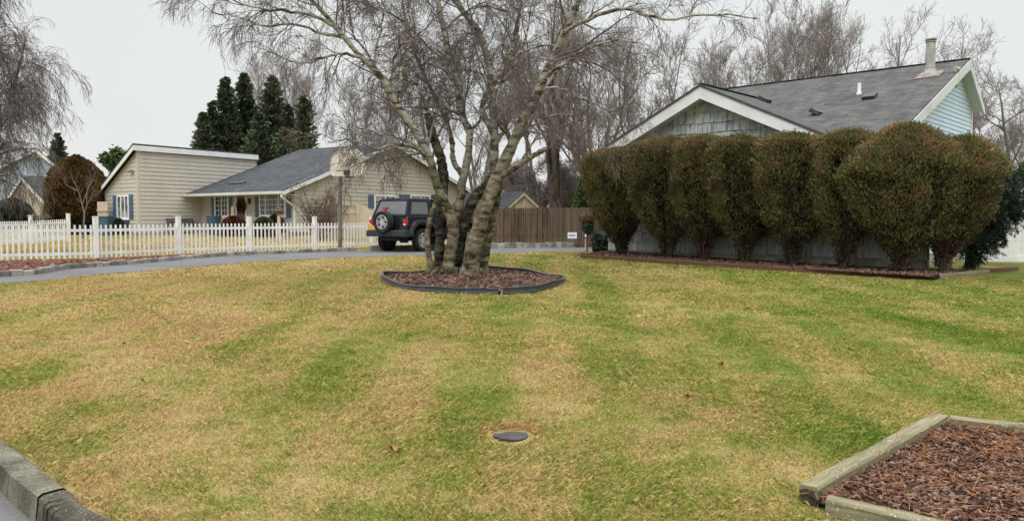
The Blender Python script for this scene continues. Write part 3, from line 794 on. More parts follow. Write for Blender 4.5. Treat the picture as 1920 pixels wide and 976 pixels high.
# blue gable wall of the main house
BW = g0(SR, 0); bzr = lambda t: ZR - .426 * (TR - t) - .1 if t < TR else ZR - rb2 * (t - TR) - .1
rb2 = (ZR - zrb) / (trb - TR)
twR = (lambda p: (Vector((p.x, p.y, 0)) - BW).dot(V2))(hit(1820, 240, BW, S))
poly = [(-.0, WB), (twR, WB), (twR, bzr(twR)), (TR, ZR - .12), (0, bzr(0))]
cm = MB(); courses(cm, BW, V2, S, poly, .112, .018); cm.build('siding', M['bluesiding'], house)
bk = MB(); bk.prism([BW + V2 * a + UP * (b - .02) for a, b in poly], S * -.02, S * -.12); bk.obox(BW, V2, S, 0, twR, -.12, -.0, GZ - .4, WB); 
bk.obox(BW, S, V2, -9, -.13, twR - .12, twR, GZ - .4, 3.6)
bk.build('gable_backing', M['conc'], house)
cb = MB(); cb.obox(BW, V2, S, twR - .02, twR + .08, -.06, .03, WB, bzr(twR) + .0); cb.build('corner_board', M['trim'], house)
fb = MB()
A0 = BW + S * .27
pl = [A0 + V2 * TR + UP * (ZR - .03), A0 + V2 * te + UP * (zmain(te) - .03), A0 + V2 * te + UP * (zmain(te) - .27), A0 + V2 * TR + UP * (ZR - .28)]
fb.prism(pl, S * .03, S * 0)
pl = [A0 + V2 * TR + UP * (ZR - .03), A0 + V2 * TR + UP * (ZR - .26), A0 + V2 * trb + UP * (zrb - .22), A0 + V2 * trb + UP * (zrb - .02)]
fb.prism(pl, S * .028, S * .0)
# soffits
for (ta, za, tb, zb) in ((te, zmain(te), TR, ZR), (TR, ZR, trb, zrb)):
    fb.prism([BW + V2 * ta + UP * (za - .13), BW + V2 * tb + UP * (zb - .13), BW + V2 * tb + UP * (zb - .15), BW + V2 * ta + UP * (za - .15)], S * .27, S * .01)
fb.build('rake_board', M['trim_grey'], house)
pe = BW + S * .06; lm = MB(); lp = hit(1790, 128, BW + S * .2, S)
lm.box(lp.x - .06, lp.x + .06, lp.y - .06, lp.y + .06, lp.z - .1, lp.z + .06); lm.tube([lp + Vector((.02, -.02, .0)), lp + Vector((.10, -.05, -.05))], [.045, .06], 10)
lm.build('flood_lamp', M['metal'], house)
vs_ = hit(1793.5, 152, BW + S * .03, S); vm = MB(); vm.obox(Vector((vs_.x, vs_.y, 0)), V2, S, -.05, .05, -.01, .03, vs_.z - .16, vs_.z + .15); vm.build('gable_vent', M['metal'], house)
# things on the roof
nm = Vector(((-V2 * .426).x, (-V2 * .426).y, 1)).normalized(); PM = g0(SR, TR) + UP * ZR
cp = hit(1744, 141, PM, nm)
def hz(px, py, p): return at(px, py, p.y).z
flue = MB(); zt = hz(1744, 72, cp); flue.tube([cp + UP * -.1, cp + UP * .13, Vector((cp.x, cp.y, zt - .10))], [.115, .112, .112], 20)
fl = flue.build('flue_pipe', M['galv'], house, smooth=False)
c_ = MB(); c_.tube([cp + UP * -.06, cp + UP * .05, cp + UP * .11, cp + UP * .17], [.19, .165, .14, .125], 20); c_.tube([cp + UP * .155, cp + UP * .175], [.13, .13], 20); c_.build('flue_collar', M['galv'], fl)
c_ = MB(); a_ = V2 * .28 + UP * .28 * .426; c_.prism([cp + S * x_ * .27 + a_ * y_ + UP * .012 for x_, y_ in ((-1.15, -1), (1.0, -.9), (1.05, .9), (-1.0, 1))], UP * 0, UP * .015)
c_.build('flashing', simple('rust_flashing', (.21, .165, .135), .8, 0, .3), fl)
c_ = MB(); zc = zt - .10; b3 = Vector((cp.x, cp.y, 0)); c_.tube([b3 + UP * (zc + .0), b3 + UP * (zc + .02)], [.135, .135], 20); c_.tube([b3 + UP * (zc + .055), b3 + UP * (zc + .085)], [.14, .14], 20); c_.tube([b3 + UP * (zc + .09), b3 + UP * (zc + .115)], [.125, .11], 20)
for k in range(6):
    an = k * math.pi / 3; d_ = Vector((math.cos(an), math.sin(an), 0)) * .11; c_.tube([b3 + d_ + UP * zc, b3 + d_ + UP * (zc + .09)], .006, 5)
c_.build('rain_cap', M['metal'], fl)
vp = hit(1611, 176, PM, nm); c_ = MB(); c_.tube([vp - UP * .05, vp + UP * .28], .045, 12); c_.tube([vp - UP * .05, vp + UP * .03], .075, 12); c_.build('vent_pipe', M['white'], house)
def boxvent(p, dl, wd, name='box_vent'):
    c_ = MB(); dn = (V2 * -1 + UP * -.426).normalized(); n_ = nm
    P_ = lambda a, b, c: p + S * a + dn * b + n_ * c
    c_.hexa([P_(-wd, .13, 0), P_(wd, .13, 0), P_(wd, -.13, 0), P_(-wd, -.13, 0), P_(-wd, .15, .09), P_(wd, .15, .09), P_(wd, -.12, .115), P_(-wd, -.12, .115)])
    c_.build(name, M['vent'], house, bevel=.01)
for px, py in ((1631, 184),): boxvent(hit(px, py, PM, nm), 0, .16)
n2_ = (S * slope + UP).normalized(); PG = g0(0, 0) + UP * ZP
for px, py in ((1432, 190), (1529, 214)):
    pv = hit(px, py, PG, n2_)
    if (pv - P0).dot(V2) > 6 or (pv - P0).dot(V2) < -.5: pv = hit(px, py, PM, nm)
    c_ = MB(); dn = (S - UP * slope).normalized()
    P_ = lambda a, b, c: pv + V2 * a + dn * b + n2_ * c
    c_.hexa([P_(-.17, -.14, 0), P_(.17, -.14, 0), P_(.17, .14, 0), P_(-.17, .14, 0), P_(-.17, -.12, .12), P_(.17, -.12, .12), P_(.17, .15, .1), P_(-.17, .15, .1)])
    c_.build('box_vent', M['vent'], house, bevel=.01)

# white vinyl fence at the right edge
A_ = ground(1838, 499); A_ = Vector((A_.x, A_.y + .6, 0)); B_ = Vector((A_.x + 5.2, A_.y - 1.6, 0)); d_ = (B_ - A_).normalized(); n_ = Vector((d_.y, -d_.x, 0))
vf = thing('vinyl_fence', 'tall plain white vinyl fence behind the dark pine beyond the hedge', 'fence', (A_.x, A_.y, tz(A_.x, A_.y)))
for k in range(3):
    p = A_ + d_ * k * 2.4; zg = tz(p.x, p.y); c_ = MB(); c_.obox(p, d_, n_, -.065, .065, -.065, .065, zg - .2, zg + 1.95); c_.obox(p, d_, n_, -.08, .08, -.08, .08, zg + 1.95, zg + 1.98); c_.build('post', M['white'], vf)
    c_ = MB(); z0 = zg + .09; c_.obox(p, d_, n_, .07, 2.33, -.025, .025, z0, z0 + .14); c_.obox(p, d_, n_, .07, 2.33, -.025, .025, z0 + 1.66, z0 + 1.8)
    for j in range(8): c_.obox(p, d_, n_, .07 + j * .2825, .07 + j * .2825 + .278, -.011, .011, z0 + .141, z0 + 1.659)
    c_.build('panel', M['white'], vf)

# ================================================================== TIMBERS AND EDGING
def timber(name, label, a, b, w, h, mat, group=None, z=0.0, sag=0, end_rot=0):
    a = Vector((a[0], a[1], 0)); b = Vector((b[0], b[1], 0)); t = thing(name, label, 'timber', (a.x, a.y, tz(a.x, a.y)), 0, group)
    d = (b - a); Ln = d.length; d = d.normalized(); n = Vector((d.y, -d.x, 0)); mb = MB(); K = max(6, int(Ln / .25)); rr = random.random(); r_ = random.Random(int(abs(a.x) * 977 + abs(b.y) * 31))
    rings = []
    for i in range(K + 1):
        p = a + d * Ln * i / K; zg = (tz(p.x, p.y)) + z; j = lambda: r_.uniform(-.003, .003)
        c = .012
        prof = [(-w / 2, -.06), (-w / 2, h - c), (-w / 2 + c, h), (w / 2 - c, h), (w / 2, h - c), (w / 2, -.06)]
        base = len(mb.v)
        for x, zz in prof: mb.v.append(tuple(p + n * (x + j()) + UP * (zg + zz + j())))
        rings.append(base)
    m_ = 6
    for i in range(K):
        for k in range(m_):
            k2 = (k + 1) % m_; mb.f.append((rings[i] + k, rings[i] + k2, rings[i + 1] + k2, rings[i + 1] + k)); mb.r.append(rr)
    mb.f.append(tuple(rings[0] + k for k in range(m_))[::-1]); mb.f.append(tuple(rings[-1] + k for k in range(m_))); mb.r += [rr, rr]
    ang = math.atan2(d.y, d.x)
    t.rotation_euler = (0, 0, ang); FR[t] = (Matrix.Translation(t.location) @ Matrix.Rotation(ang, 4, 'Z')).inverted()
    mb.build('beam', mat, t); return t, d, n
gt_ = 'weathered timbers framing the corner bed'
hz_ = lambda p: TZ - tz(p.x, p.y)
dn_ = (t_far - t_near).normalized(); nn_ = Vector((dn_.y, -dn_.x, 0)); w_ = .105
M['rot'] = mat_wood('rotted_wood', (.015, .013, .010), (.10, .085, .055), (14, 14, 14))
timber('garden_timber', 'lichen spotted timber with a rotted dark end, along the left side of the corner bed', t_near - dn_ * .0, t_far, w_, .10, M['timber'], gt_, .0)
tq_ = [o for o in sc.objects if o.name.startswith('garden_timber')][-1]
mb = MB(); zr_ = tz(t_near.x, t_near.y)
mb.prism([t_near + nn_ * a + UP * (zr_ + b) for a, b in ((-.05, -.05), (.05, -.05), (.048, .03), (.03, .078), (-.01, .084), (-.045, .07), (-.05, .02))], dn_ * -.006, dn_ * .004)
mb.build('rotted_end', M['rot'], tq_)
timber('garden_timber', 'mossy timber along the front of the corner bed, cut off by the picture edge', b2_a + Vector((.0, .0, 0)), b2_b, .095, .085, M['timber'], gt_)
timber('garden_timber', 'thin weathered timber along the back of the corner bed', c_a + (c_b - c_a).normalized() * .03, c_b, .085, .095, M['timber'], gt_)
# hedge bed timbers
gt2 = 'brown timbers edging the hedge bed'
ta = ground(1091, 485); tb_ = ground(1755, 524); tm = [ta.lerp(tb_, k / 3) for k in range(4)]
lab = ['reddish brown timber at the driveway end of the hedge bed, before the leftmost shrub', 'reddish brown timber edging the middle of the hedge bed', 'reddish brown timber before the biggest bush on the front of the hedge bed']
for k in range(3):
    dd_ = (tm[k + 1] - tm[k]).normalized(); timber('bed_timber', lab[k], tm[k] + dd_ * (.006 if k else 0), tm[k + 1] - dd_ * .006, .13, .11, M['timber_red'], gt2)
tc_, td_ = ground(1752, 524), ground(1850, 513)
timber('bed_timber', 'greyed timber turning back from the front corner of the hedge bed', tc_ + Vector((.06, .03, 0)), td_, .13, .095, M['timber'], gt2)
timber('bed_timber', 'thin brown timber at the right end of the hedge bed by the white fence', ground(1846, 511) + Vector((.05, .08, 0)), ground(1905, 507), .12, .08, M['timber_red'], gt2)
tq = ground(1143, 476); timber('bed_timber', 'short brown timber closing the driveway end of the hedge bed', ground(1096, 483) + Vector((.06, .12, 0)), tq, .12, .10, M['timber_red'], gt2)
sp_ = ground(1150, 470); c_ = MB(); c_.box(-.35, .35, -.12, .12, 0, .07); st = c_.build('stepping_slab', M['block'], None, bevel=.01); st.location = (sp_.x, sp_.y, sp_.z + .02); tag(st, 'pale stone slab lying beside the driveway at the hedge bed end', 'slab')

# black plastic edging round the birch
ering = treebed_s; split = min(range(len(ering)), key=lambda i: (Vector(ering[i]) - Vector(gp(940, 553))).length)
order = ering[split:] + ering[:split]
te_ = thing('garden_edging', 'black plastic lawn edging standing around the mulch bed of the birch', 'edging', (gp(880, 530)[0], gp(880, 530)[1], tz(*gp(880, 530))))
mb = MB(); line = resample([Vector((a, b, 0)) for a, b in order + [order[0]]], .07); nL = len(line)
r_ = random.Random(2)
for i in range(nL - 1):
    a, b = line[i], line[i + 1]
    tdir = lambda q: (line[min(q + 1, nL - 1)] - line[max(q - 1, 0)]).normalized()
    na, nb2 = tdir(i), tdir(i + 1); na = Vector((na.y, -na.x, 0)); nb2 = Vector((nb2.y, -nb2.x, 0))
    hh = lambda q: .118 + .018 * math.sin(q * .11) + .010 * math.sin(q * .31 + 1) - (.02 if q > nL - 4 else 0)
    prof = lambda q: [(-.012, -.05), (-.008, hh(q) - .03), (-.020, hh(q) - .022), (-.022, hh(q) - .006), (-.008, hh(q)), (.008, hh(q)), (.022, hh(q) - .006), (.020, hh(q) - .022), (.010, hh(q) - .03), (.014, .045), (.022, .035), (.012, .025), (.014, -.05)]
    pa, pb = prof(i), prof(i + 1); za, zb = tz(a.x, a.y), tz(b.x, b.y)
    for k in range(len(pa) - 1):
        mb.face([a + na * pa[k][0] + UP * (za + pa[k][1]), b + nb2 * pb[k][0] + UP * (zb + pb[k][1]), b + nb2 * pb[k + 1][0] + UP * (zb + pb[k + 1][1]), a + na * pa[k + 1][0] + UP * (za + pa[k + 1][1])], .5)
mb.build('edging_strip', M['plastic'], te_)
jp = Vector((*gp(941, 554), 0)); c_ = MB(); zz = tz(jp.x, jp.y); c_.tube([jp + UP * (zz - .02), jp + UP * (zz + .10)], .02, 8); c_.build('joint_peg', simple('peg', (.22, .17, .14), .8), te_)
# loose mulch clump and lifted edging tail at the right tip
tp = ground(1066, 537); 
# stone cover in the lawn
dr = ground(957, 819); cv = thing('lawn_cover', 'dark slate cover sunk in the lawn with brown pine needles along its back edge', 'cover', dr)
mb = MB(); 
for k in range(1):
    poly = [Vector((dr.x + .115 * math.cos(t) * (1 + .07 * math.sin(3 * t)), dr.y + .10 * math.sin(t), dr.z + .004 + .004 * math.sin(2 * t))) for t in [i * math.pi / 12 for i in range(24)]]
    mb.prism(poly, UP * -.03, UP * .008)
mb.build('lid', M['slate'], cv)
circ = [(dr.x + .21 * math.cos(t) - .02, dr.y + .05 + .2 * math.sin(t)) for t in [i * math.pi / 10 for i in range(20)]]
ring = [(dr.x + .20 * math.cos(t), dr.y + .06 + .20 * math.sin(t)) for t in [i * math.pi / 10 for i in range(11)]] + [(dr.x + .14 * math.cos(t), dr.y + .06 + .10 * math.sin(t)) for t in [i * math.pi / 10 for i in range(10, -1, -1)]]
needles('pine_needles_by_cover', ring, 150, .075, lambda x, y: tz(x, y) + .004, np.random.default_rng(5), .0017)
kerbside = [(a + .0, b + .0) for a, b in offs(KB[6:], -.16)]; kerbside = KB[8:36] + offs(KB, -.13)[8:36][::-1]
needles('dead_grass_along_kerb', kerbside, 1500, .06, lambda x, y: tz(x, y) + .004, np.random.default_rng(6), .0016)

# ================================================================== LEFT-HAND HOUSE
RD = Vector((.569, .822, 0)).normalized(); LD = Vector((-.822, .569, 0)).normalized()
C1 = Vector((-18.8, 40, 0)); HG = .84
bh = thing('ranch_house', 'beige sided house with dark roof, blue shutters and slant roofed wing behind the picket fence', 'house', (-13, 42, HG))
def K(s, t): return C1 + LD * s + RD * t
FBt = 3.6                                 # porch facade set back along the wing wall
C2 = K(0, FBt); FL = 7.5                   # facade from C2 to the gable corner
C3 = C2 - LD * FL
zt1 = 5.08
wf = [(0, 1.0), (3.1, 1.0), (3.1, 3.12), (0, zt1)]
mb = MB(); courses(mb, C1, LD, -RD, wf, .205, .026)
courses(mb, C1, RD, -LD, [(0, 1.0), (7.1, 1.0), (7.1, zt1), (0, zt1)], .205, .026)
courses(mb, C2, -LD, -RD, [(0, 1.0), (FL, 1.0), (FL, 3.3), (0, 3.3)], .205, .026)
TP = 6.75; TE = 13.4; ZPK = 5.88
zg3 = lambda t: ZPK - .375 * (TP - t) if t < TP else ZPK - .352 * (t - TP)
courses(mb, C3, RD, -LD, [(0, 1.0), (TE, 1.0), (TE, zg3(TE) - .1), (TP, ZPK - .12), (0, zg3(0) - .1)], .205, .026)
mb.build('siding', M['beige'], bh)
bk = MB()
bk.prism([C1 + LD * s + UP * z for s, z in [(0, 0.3), (3.1, .3), (3.1, 3.1), (0, zt1 - .02)]], RD * .03, RD * .1)
bk.prism([C1 + RD * s + UP * z for s, z in [(0, 0.3), (7.1, .3), (7.1, zt1 - .02), (0, zt1 - .02)]], LD * .03, LD * .1)
bk.prism([C1 + LD * 3.1 + RD * s + UP * z for s, z in [(0, 0.3), (7.1, .3), (7.1, 3.1), (0, 3.1)]], LD * .0, LD * .1)
bk.prism([C1 + RD * 7.1 + LD * s + UP * z for s, z in [(0, 0.3), (3.1, .3), (3.1, 3.1), (0, zt1 - .02)]], RD * .0, RD * .1)
bk.prism([C2 - LD * s + UP * z for s, z in [(0, .3), (FL, .3), (FL, 3.3), (0, 3.3)]], RD * .03, RD * .1)
bk.prism([C3 + RD * s + UP * z for s, z in [(0, .3), (TE, .3), (TE, zg3(TE) - .12), (TP, ZPK - .14), (0, zg3(0) - .12)]], LD * .03, LD * .1)
bk.build('wall_backing', M['conc'], bh)
# porch slab / white base band
pb = MB(); pb.obox(C1, RD, -LD, -.03, FBt - .02, .02, .05, HG - .3, 1.0); pb.obox(C2, -LD, -RD, 0, FL + .02, .02, .9, HG - .3, HG + .12); pb.obox(C1, LD, -RD, 0.0, 3.1, .02, .05, HG - .3, 1.0)
pb.build('foundation', M['conc'], bh)
def cboard(*boxes):
    cb = MB()
    for q in boxes: cb.obox(*q)
    cb.build('corner_board', M['beige_post'], bh)
cboard((C1, LD, -RD, -.035, .10, .0, .035, 1.0, zt1 - .03), (C1, RD, -LD, -.03, .10, .0, .03, 1.0, zt1 - .03))
cboard((C1, LD, -RD, 3.0, 3.12, 0, .035, 1.0, 3.1))
cboard((C3, RD, -LD, -.02, .12, .0, .035, 1.0, 3.2), (C3, LD, -RD, -.032, .12, .0, .037, 1.0, 3.2))
cboard((C3, RD, -LD, TE - .1, TE + .02, 0, .035, 1, 3.4))
cboard((C2, -LD, -RD, .0, .12, .0, .035, 1.0, 3.2))
# wing roof and fascia
fr_ = MB(); t0 = -.25
zw = lambda s: zt1 + .17 - (zt1 - 3.10) / 3.1 * s
fr_.prism([K(-.12, 0) + UP * zw(-.12), K(3.45, 0) + UP * zw(3.45), K(3.45, 0) + UP * (zw(3.45) - .2), K(-.12, 0) + UP * (zw(-.12) - .24)], RD * (t0 - .03), RD * t0)
fr_.prism([K(0, t0) + UP * (zw(-.12) - .01), K(0, 7.2) + UP * (zw(-.12) - .01), K(0, 7.2) + UP * (zw(-.12) - .27), K(0, t0) + UP * (zw(-.12) - .27)], LD * -.16, LD * -.125)
fr_.prism([K(-.12, 7.2) + UP * (zw(-.12) - .01), K(0, 7.2) + UP * zw(0), K(0, 7.2) + UP * (zw(0) - .25), K(-.12, 7.2) + UP * (zw(-.12) - .27)], RD * 0, RD * .03)
fr_.build('fascia', M['trim'], bh)
ro = MB(); ro.prism([K(-.13, t0 - .05) + UP * (zw(-.13) + .012), K(3.5, t0 - .05) + UP * (zw(3.5) + .012), K(3.5, 7.25) + UP * (zw(3.5) + .012), K(-.13, 7.25) + UP * (zw(-.13) + .012)], UP * .0, UP * .06)
uvl = lambda p: ((p - C1).dot(LD), (p - C1).dot(RD) * 1.06)
ro.build('wing_roof', M['roof_dark'], bh, uvf=lambda p: ((p - C1).dot(RD), (p - C1).dot(LD) * 1.18))
# main roof (front and rear slopes); corner reference frame (C3): s along LD from C3, t along RD
Kc = lambda s, t: C3 + LD * s + RD * t
ro = MB(); e0 = -1.0; so_ = -.38
A1 = [Kc(so_, e0) + UP * zg3(e0), Kc(so_, TP) + UP * ZPK, Kc(FL + .0, TP) + UP * ZPK, Kc(FL + .0, 7.1 - FBt) + UP * zg3(7.1 - FBt), Kc(FL - .01, e0) + UP * zg3(e0)]
ro.prism(A1, UP * 0, UP * -.08)
# sliver of roof running behind the wing
ro.prism([Kc(so_, TP) + UP * ZPK, Kc(so_, TE + .5) + UP * zg3(TE + .5), Kc(FL + .0, TE + .5) + UP * zg3(TE + .5), Kc(FL, TP) + UP * ZPK], UP * 0, UP * -.08)
ro.build('main_roof', M['roof_dark'], bh, uvf=uvl)
# long dark vent strip
nmr = (UP - RD * .375).normalized(); P_ = Kc(0, 0) + UP * zg3(0)
a_, b_ = hit(431, 345, P_, nmr), hit(459, 343, P_, nmr); c_ = MB(); c_.beam(a_ + nmr * .03, b_ + nmr * .03, .22, .07, up=nmr); c_.build('roof_vent', M['vent'], bh)
c_ = MB(); ce = MB()
c_.prism([Kc(so_, 0) + RD * e0 + UP * (zg3(e0) - .03), Kc(so_, TP) + UP * (ZPK - .03), Kc(so_, TP) + UP * (ZPK - .24), Kc(so_, 0) + RD * e0 + UP * (zg3(e0) - .20)], LD * -.03, LD * .0)
c_.prism([Kc(so_, TP) + UP * (ZPK - .03), Kc(so_, TE + .5) + UP * (zg3(TE + .5) - .03), Kc(so_, TE + .5) + UP * (zg3(TE + .5) - .22), Kc(so_, TP) + UP * (ZPK - .24)], LD * -.028, LD * .0)
c_.build('rake_board', M['trim'], bh)
ce.prism([Kc(so_, e0 - .01) + UP * (zg3(e0) - .01), Kc(FL - .02, e0 - .01) + UP * (zg3(e0) - .01), Kc(FL - .02, e0 - .01) + UP * (zg3(e0) - .14), Kc(so_, e0 - .01) + UP * (zg3(e0) - .14)], RD * -.12, RD * .01)
ce.build('gutter', M['trim_grey'], bh)
sf = MB(); sf.prism([Kc(so_, e0) + UP * (zg3(e0) - .15), Kc(FL - .02, e0) + UP * (zg3(e0) - .15), Kc(FL - .02, -.03) + UP * (zg3(e0) - .15), Kc(so_, -.03) + UP * (zg3(e0) - .15)], UP * 0, UP * -.02); sf.build('soffit', M['beige_post'], bh)
dsp = MB(); zz = zg3(e0) - .1
dsp.tube([Kc(so_ + .05, e0 - .06) + UP * zz, Kc(so_ + .05, e0 - .06) + UP * (zz - .18), Kc(-.06, -.10) + UP * (zz - .62), Kc(-.06, -.08) + UP * (zz - .85), Kc(-.06, -.08) + UP * (HG + .1)], .05, 8)
dsp.build('downspout', M['trim'], bh)
# windows
def window(A, d, n, s0, s1, z0, z1, parent, glass='glass', muntin=(3, 3), mull=(), fw=.07, sill=True):
    """frame > pane, grille on wall (A,d,n)"""
    f = MB(); f.obox(A, d, n, s0, s0 + fw, .0, .06, z0, z1); f.obox(A, d, n, s1 - fw, s1, .0, .06, z0, z1); f.obox(A, d, n, s0 + fw, s1 - fw, .0, .058, z1 - fw, z1); f.obox(A, d, n, s0 + fw, s1 - fw, .0, .058, z0, z0 + fw)
    for m_ in mull: x = s0 + (s1 - s0) * m_; f.obox(A, d, n, x - .035, x + .035, .0, .056, z0 + fw, z1 - fw)
    if sill: f.obox(A, d, n, s0 - .04, s1 + .04, .0, .09, z0 - .06, z0 - .002)
    w_ = f.build('window', M['white'], parent)
    p_ = MB(); p_.obox(A, d, n, s0 + fw, s1 - fw, .0, .03, z0 + fw, z1 - fw); p_.build('pane', M[glass], w_)
    if muntin:
        q_ = MB()
        for a in range(1, muntin[0]): x = s0 + fw + (s1 - s0 - 2 * fw) * a / muntin[0]; q_.obox(A, d, n, x - .012, x + .012, .028, .042, z0 + fw, z1 - fw)
        for a in range(1, muntin[1]): z_ = z0 + fw + (z1 - z0 - 2 * fw) * a / muntin[1]; q_.obox(A, d, n, s0 + fw, s1 - fw, .028, .041, z_ - .012, z_ + .012)
        q_.build('grille', M['white'], w_)
    return w_
def shutter(A, d, n, s0, s1, z0, z1, parent):
    f = MB(); f.obox(A, d, n, s0, s1, .0, .035, z0, z1); zm = (z0 + z1) / 2
    for za, zb in ((z0 + .08, zm - .05), (zm + .05, z1 - .08)):
        k = int((zb - za) / .06)
        for i in range(k): z_ = za + (zb - za) * i / k; f.obox(A, d, n, s0 + .05, s1 - .05, .035, .046, z_, z_ + .035)
    f.build('shutter', M['navy'], parent)
def wz(A, d, px, py):
    s, z = wallz(A, d, px, py); return s, z
def span(A, d, pxa, pxb, pya, pyb):
    sa, sb = sorted((wz(A, d, pxa, 400)[0], wz(A, d, pxb, 400)[0])); zm = (pxa + pxb) / 2
    return sa, sb, wz(A, d, zm, pyb)[1], wz(A, d, zm, pya)[1]
s0, s1, z0, z1 = span(C1, LD, 221, 243, 366, 410); window(C1, LD, -RD, s0, s1, z0, z1, bh, 'curtain', None, (.33, .66))
s0, s1, z0, z1 = span(C1, LD, 213, 220.4, 366, 411); shutter(C1, LD, -RD, s0, s1, z0, z1, bh)
s0, s1, z0, z1 = span(C1, LD, 243.6, 251, 364, 411); shutter(C1, LD, -RD, s0, s1, z0, z1, bh)
s0, s1, z0, z1 = span(C1, LD, 207, 243, 412, 420); c_ = MB(); c_.obox(C1, LD, -RD, s0, s1, .05, .30, z0, z1); c_.build('window_box', M['planter'], bh, bevel=.01)
lp = hit(246, 321, C1 - RD * .05, RD); c_ = MB(); c_.box(lp.x - .05, lp.x + .05, lp.y - .08, lp.y, lp.z - .08, lp.z + .08); c_.tube([lp + Vector((-.02, -.05, .02)), lp + Vector((-.14, -.16, -.03))], [.05, .08], 10); c_.tube([lp + Vector((.02, -.05, .02)), lp + Vector((.12, -.18, -.03))], [.05, .08], 10); c_.build('flood_lamp', M['metal'], bh)
for a, b, pa, pb_ in ((397.5, 403, 362, 408), (430.2, 437, 362, 406), (479, 487, 360, 407), (538, 546.5, 362, 409)):
    s0, s1, z0, z1 = span(C2, -LD, a, b, pa, pb_); shutter(C2, -LD, -RD, s0, s1, z0, z1, bh)
s0, s1, z0, z1 = span(C2, -LD, 403.5, 430, 363, 407); window(C2, -LD, -RD, s0, s1, z0, z1, bh, 'glass', (4, 4), (.5,), .10)
s0, s1, z0, z1 = span(C2, -LD, 487.5, 537, 361, 406); window(C2, -LD, -RD, s0, s1, z0, z1, bh, 'glass', (6, 4), (.26, .74), .10)
s0, s1, z0, z1 = span(C2, -LD, 443, 464, 360, 428); z0 = HG + .13
dm = MB(); dm.obox(C2, -LD, -RD, s0, s0 + .12, .0, .06, z0, z1); dm.obox(C2, -LD, -RD, s1 - .12, s1, .0, .06, z0, z1); dm.obox(C2, -LD, -RD, s0 + .12, s1 - .12, .0, .06, z1 - .12, z1); dm.obox(C2, -LD, -RD, s0 + .12, s1 - .12, 0, .04, z0, z0 + .5)
dro = dm.build('door', M['door'], bh); c_ = MB(); c_.obox(C2, -LD, -RD, s0 + .121, s1 - .121, .0, .03, z0 + .5, z1 - .12); c_.build('pane', M['glass'], dro)
c_ = MB(); c_.obox(C2, -LD, -RD, s1 - .17, s1 - .14, .04, .08, z0 + .9, z0 + 1.0); c_.build('handle', M['iron'], dro)
wc = hit(452, 386, C2 - RD * .11, RD)
c_ = MB(); c_.box(wc.x - .0, wc.x + .02, wc.y, wc.y + .02, wc.z, wc.z + .02)
g = np.random.default_rng(21); th_ = g.random(1500) * 2 * np.pi; rr_ = .24 + .075 * g.normal(size=1500).clip(-1.5, 1.5); cc = np.stack([rr_ * np.cos(th_), g.random(1500) * .12 - .06, rr_ * np.sin(th_)], 1)
B_ = np.array([[-LD.x, -LD.y, 0], [RD.x, RD.y, 0], [0, 0, 1]]); Cw = cc @ B_ + np.array(wc)
V, Fa = leaves(Cw, .05, g); tag(npmesh('wreath', V, Fa, M['leaf_mar'], rnd=g.random(len(Fa))), 'dark red wreath hanging on the glass of the white front door', 'wreath')
lp = hit(467, 377, C2 - RD * .08, RD); c_ = MB(); c_.tube([lp + UP * -.15, lp + UP * -.1, lp + UP * .08, lp + UP * .16], [.02, .06, .075, .01], 8); c_.tube([lp + UP * .1, lp + RD * .08 + UP * .14], .012, 6); c_.build('porch_lamp', M['iron'], bh)
for px in (382, 530): 
    lp = hit(px, 364, Kc(0, e0 + .25), RD) ; c_ = MB(); c_.tube([lp + UP * .1, lp, lp - UP * .08 - RD * .06], [.035, .05, .075], 8); c_.build('flood_lamp', M['white'], bh)
# gable windows above the jeep
for a, b in ((701, 742), (769, 806)):
    s0, s1, z0, z1 = span(C3, RD, a, b, 365, 400); window(C3, RD, -LD, s0, s1, z0, z1, bh, 'curtain', (4, 4), (.5,), .10)
for a, b in ((690, 700.5), (748, 768), (808, 818)):
    s0, s1, z0, z1 = span(C3, RD, a, b, 364.5, 390); shutter(C3, RD, -LD, s0, s1, z0, z1, bh)

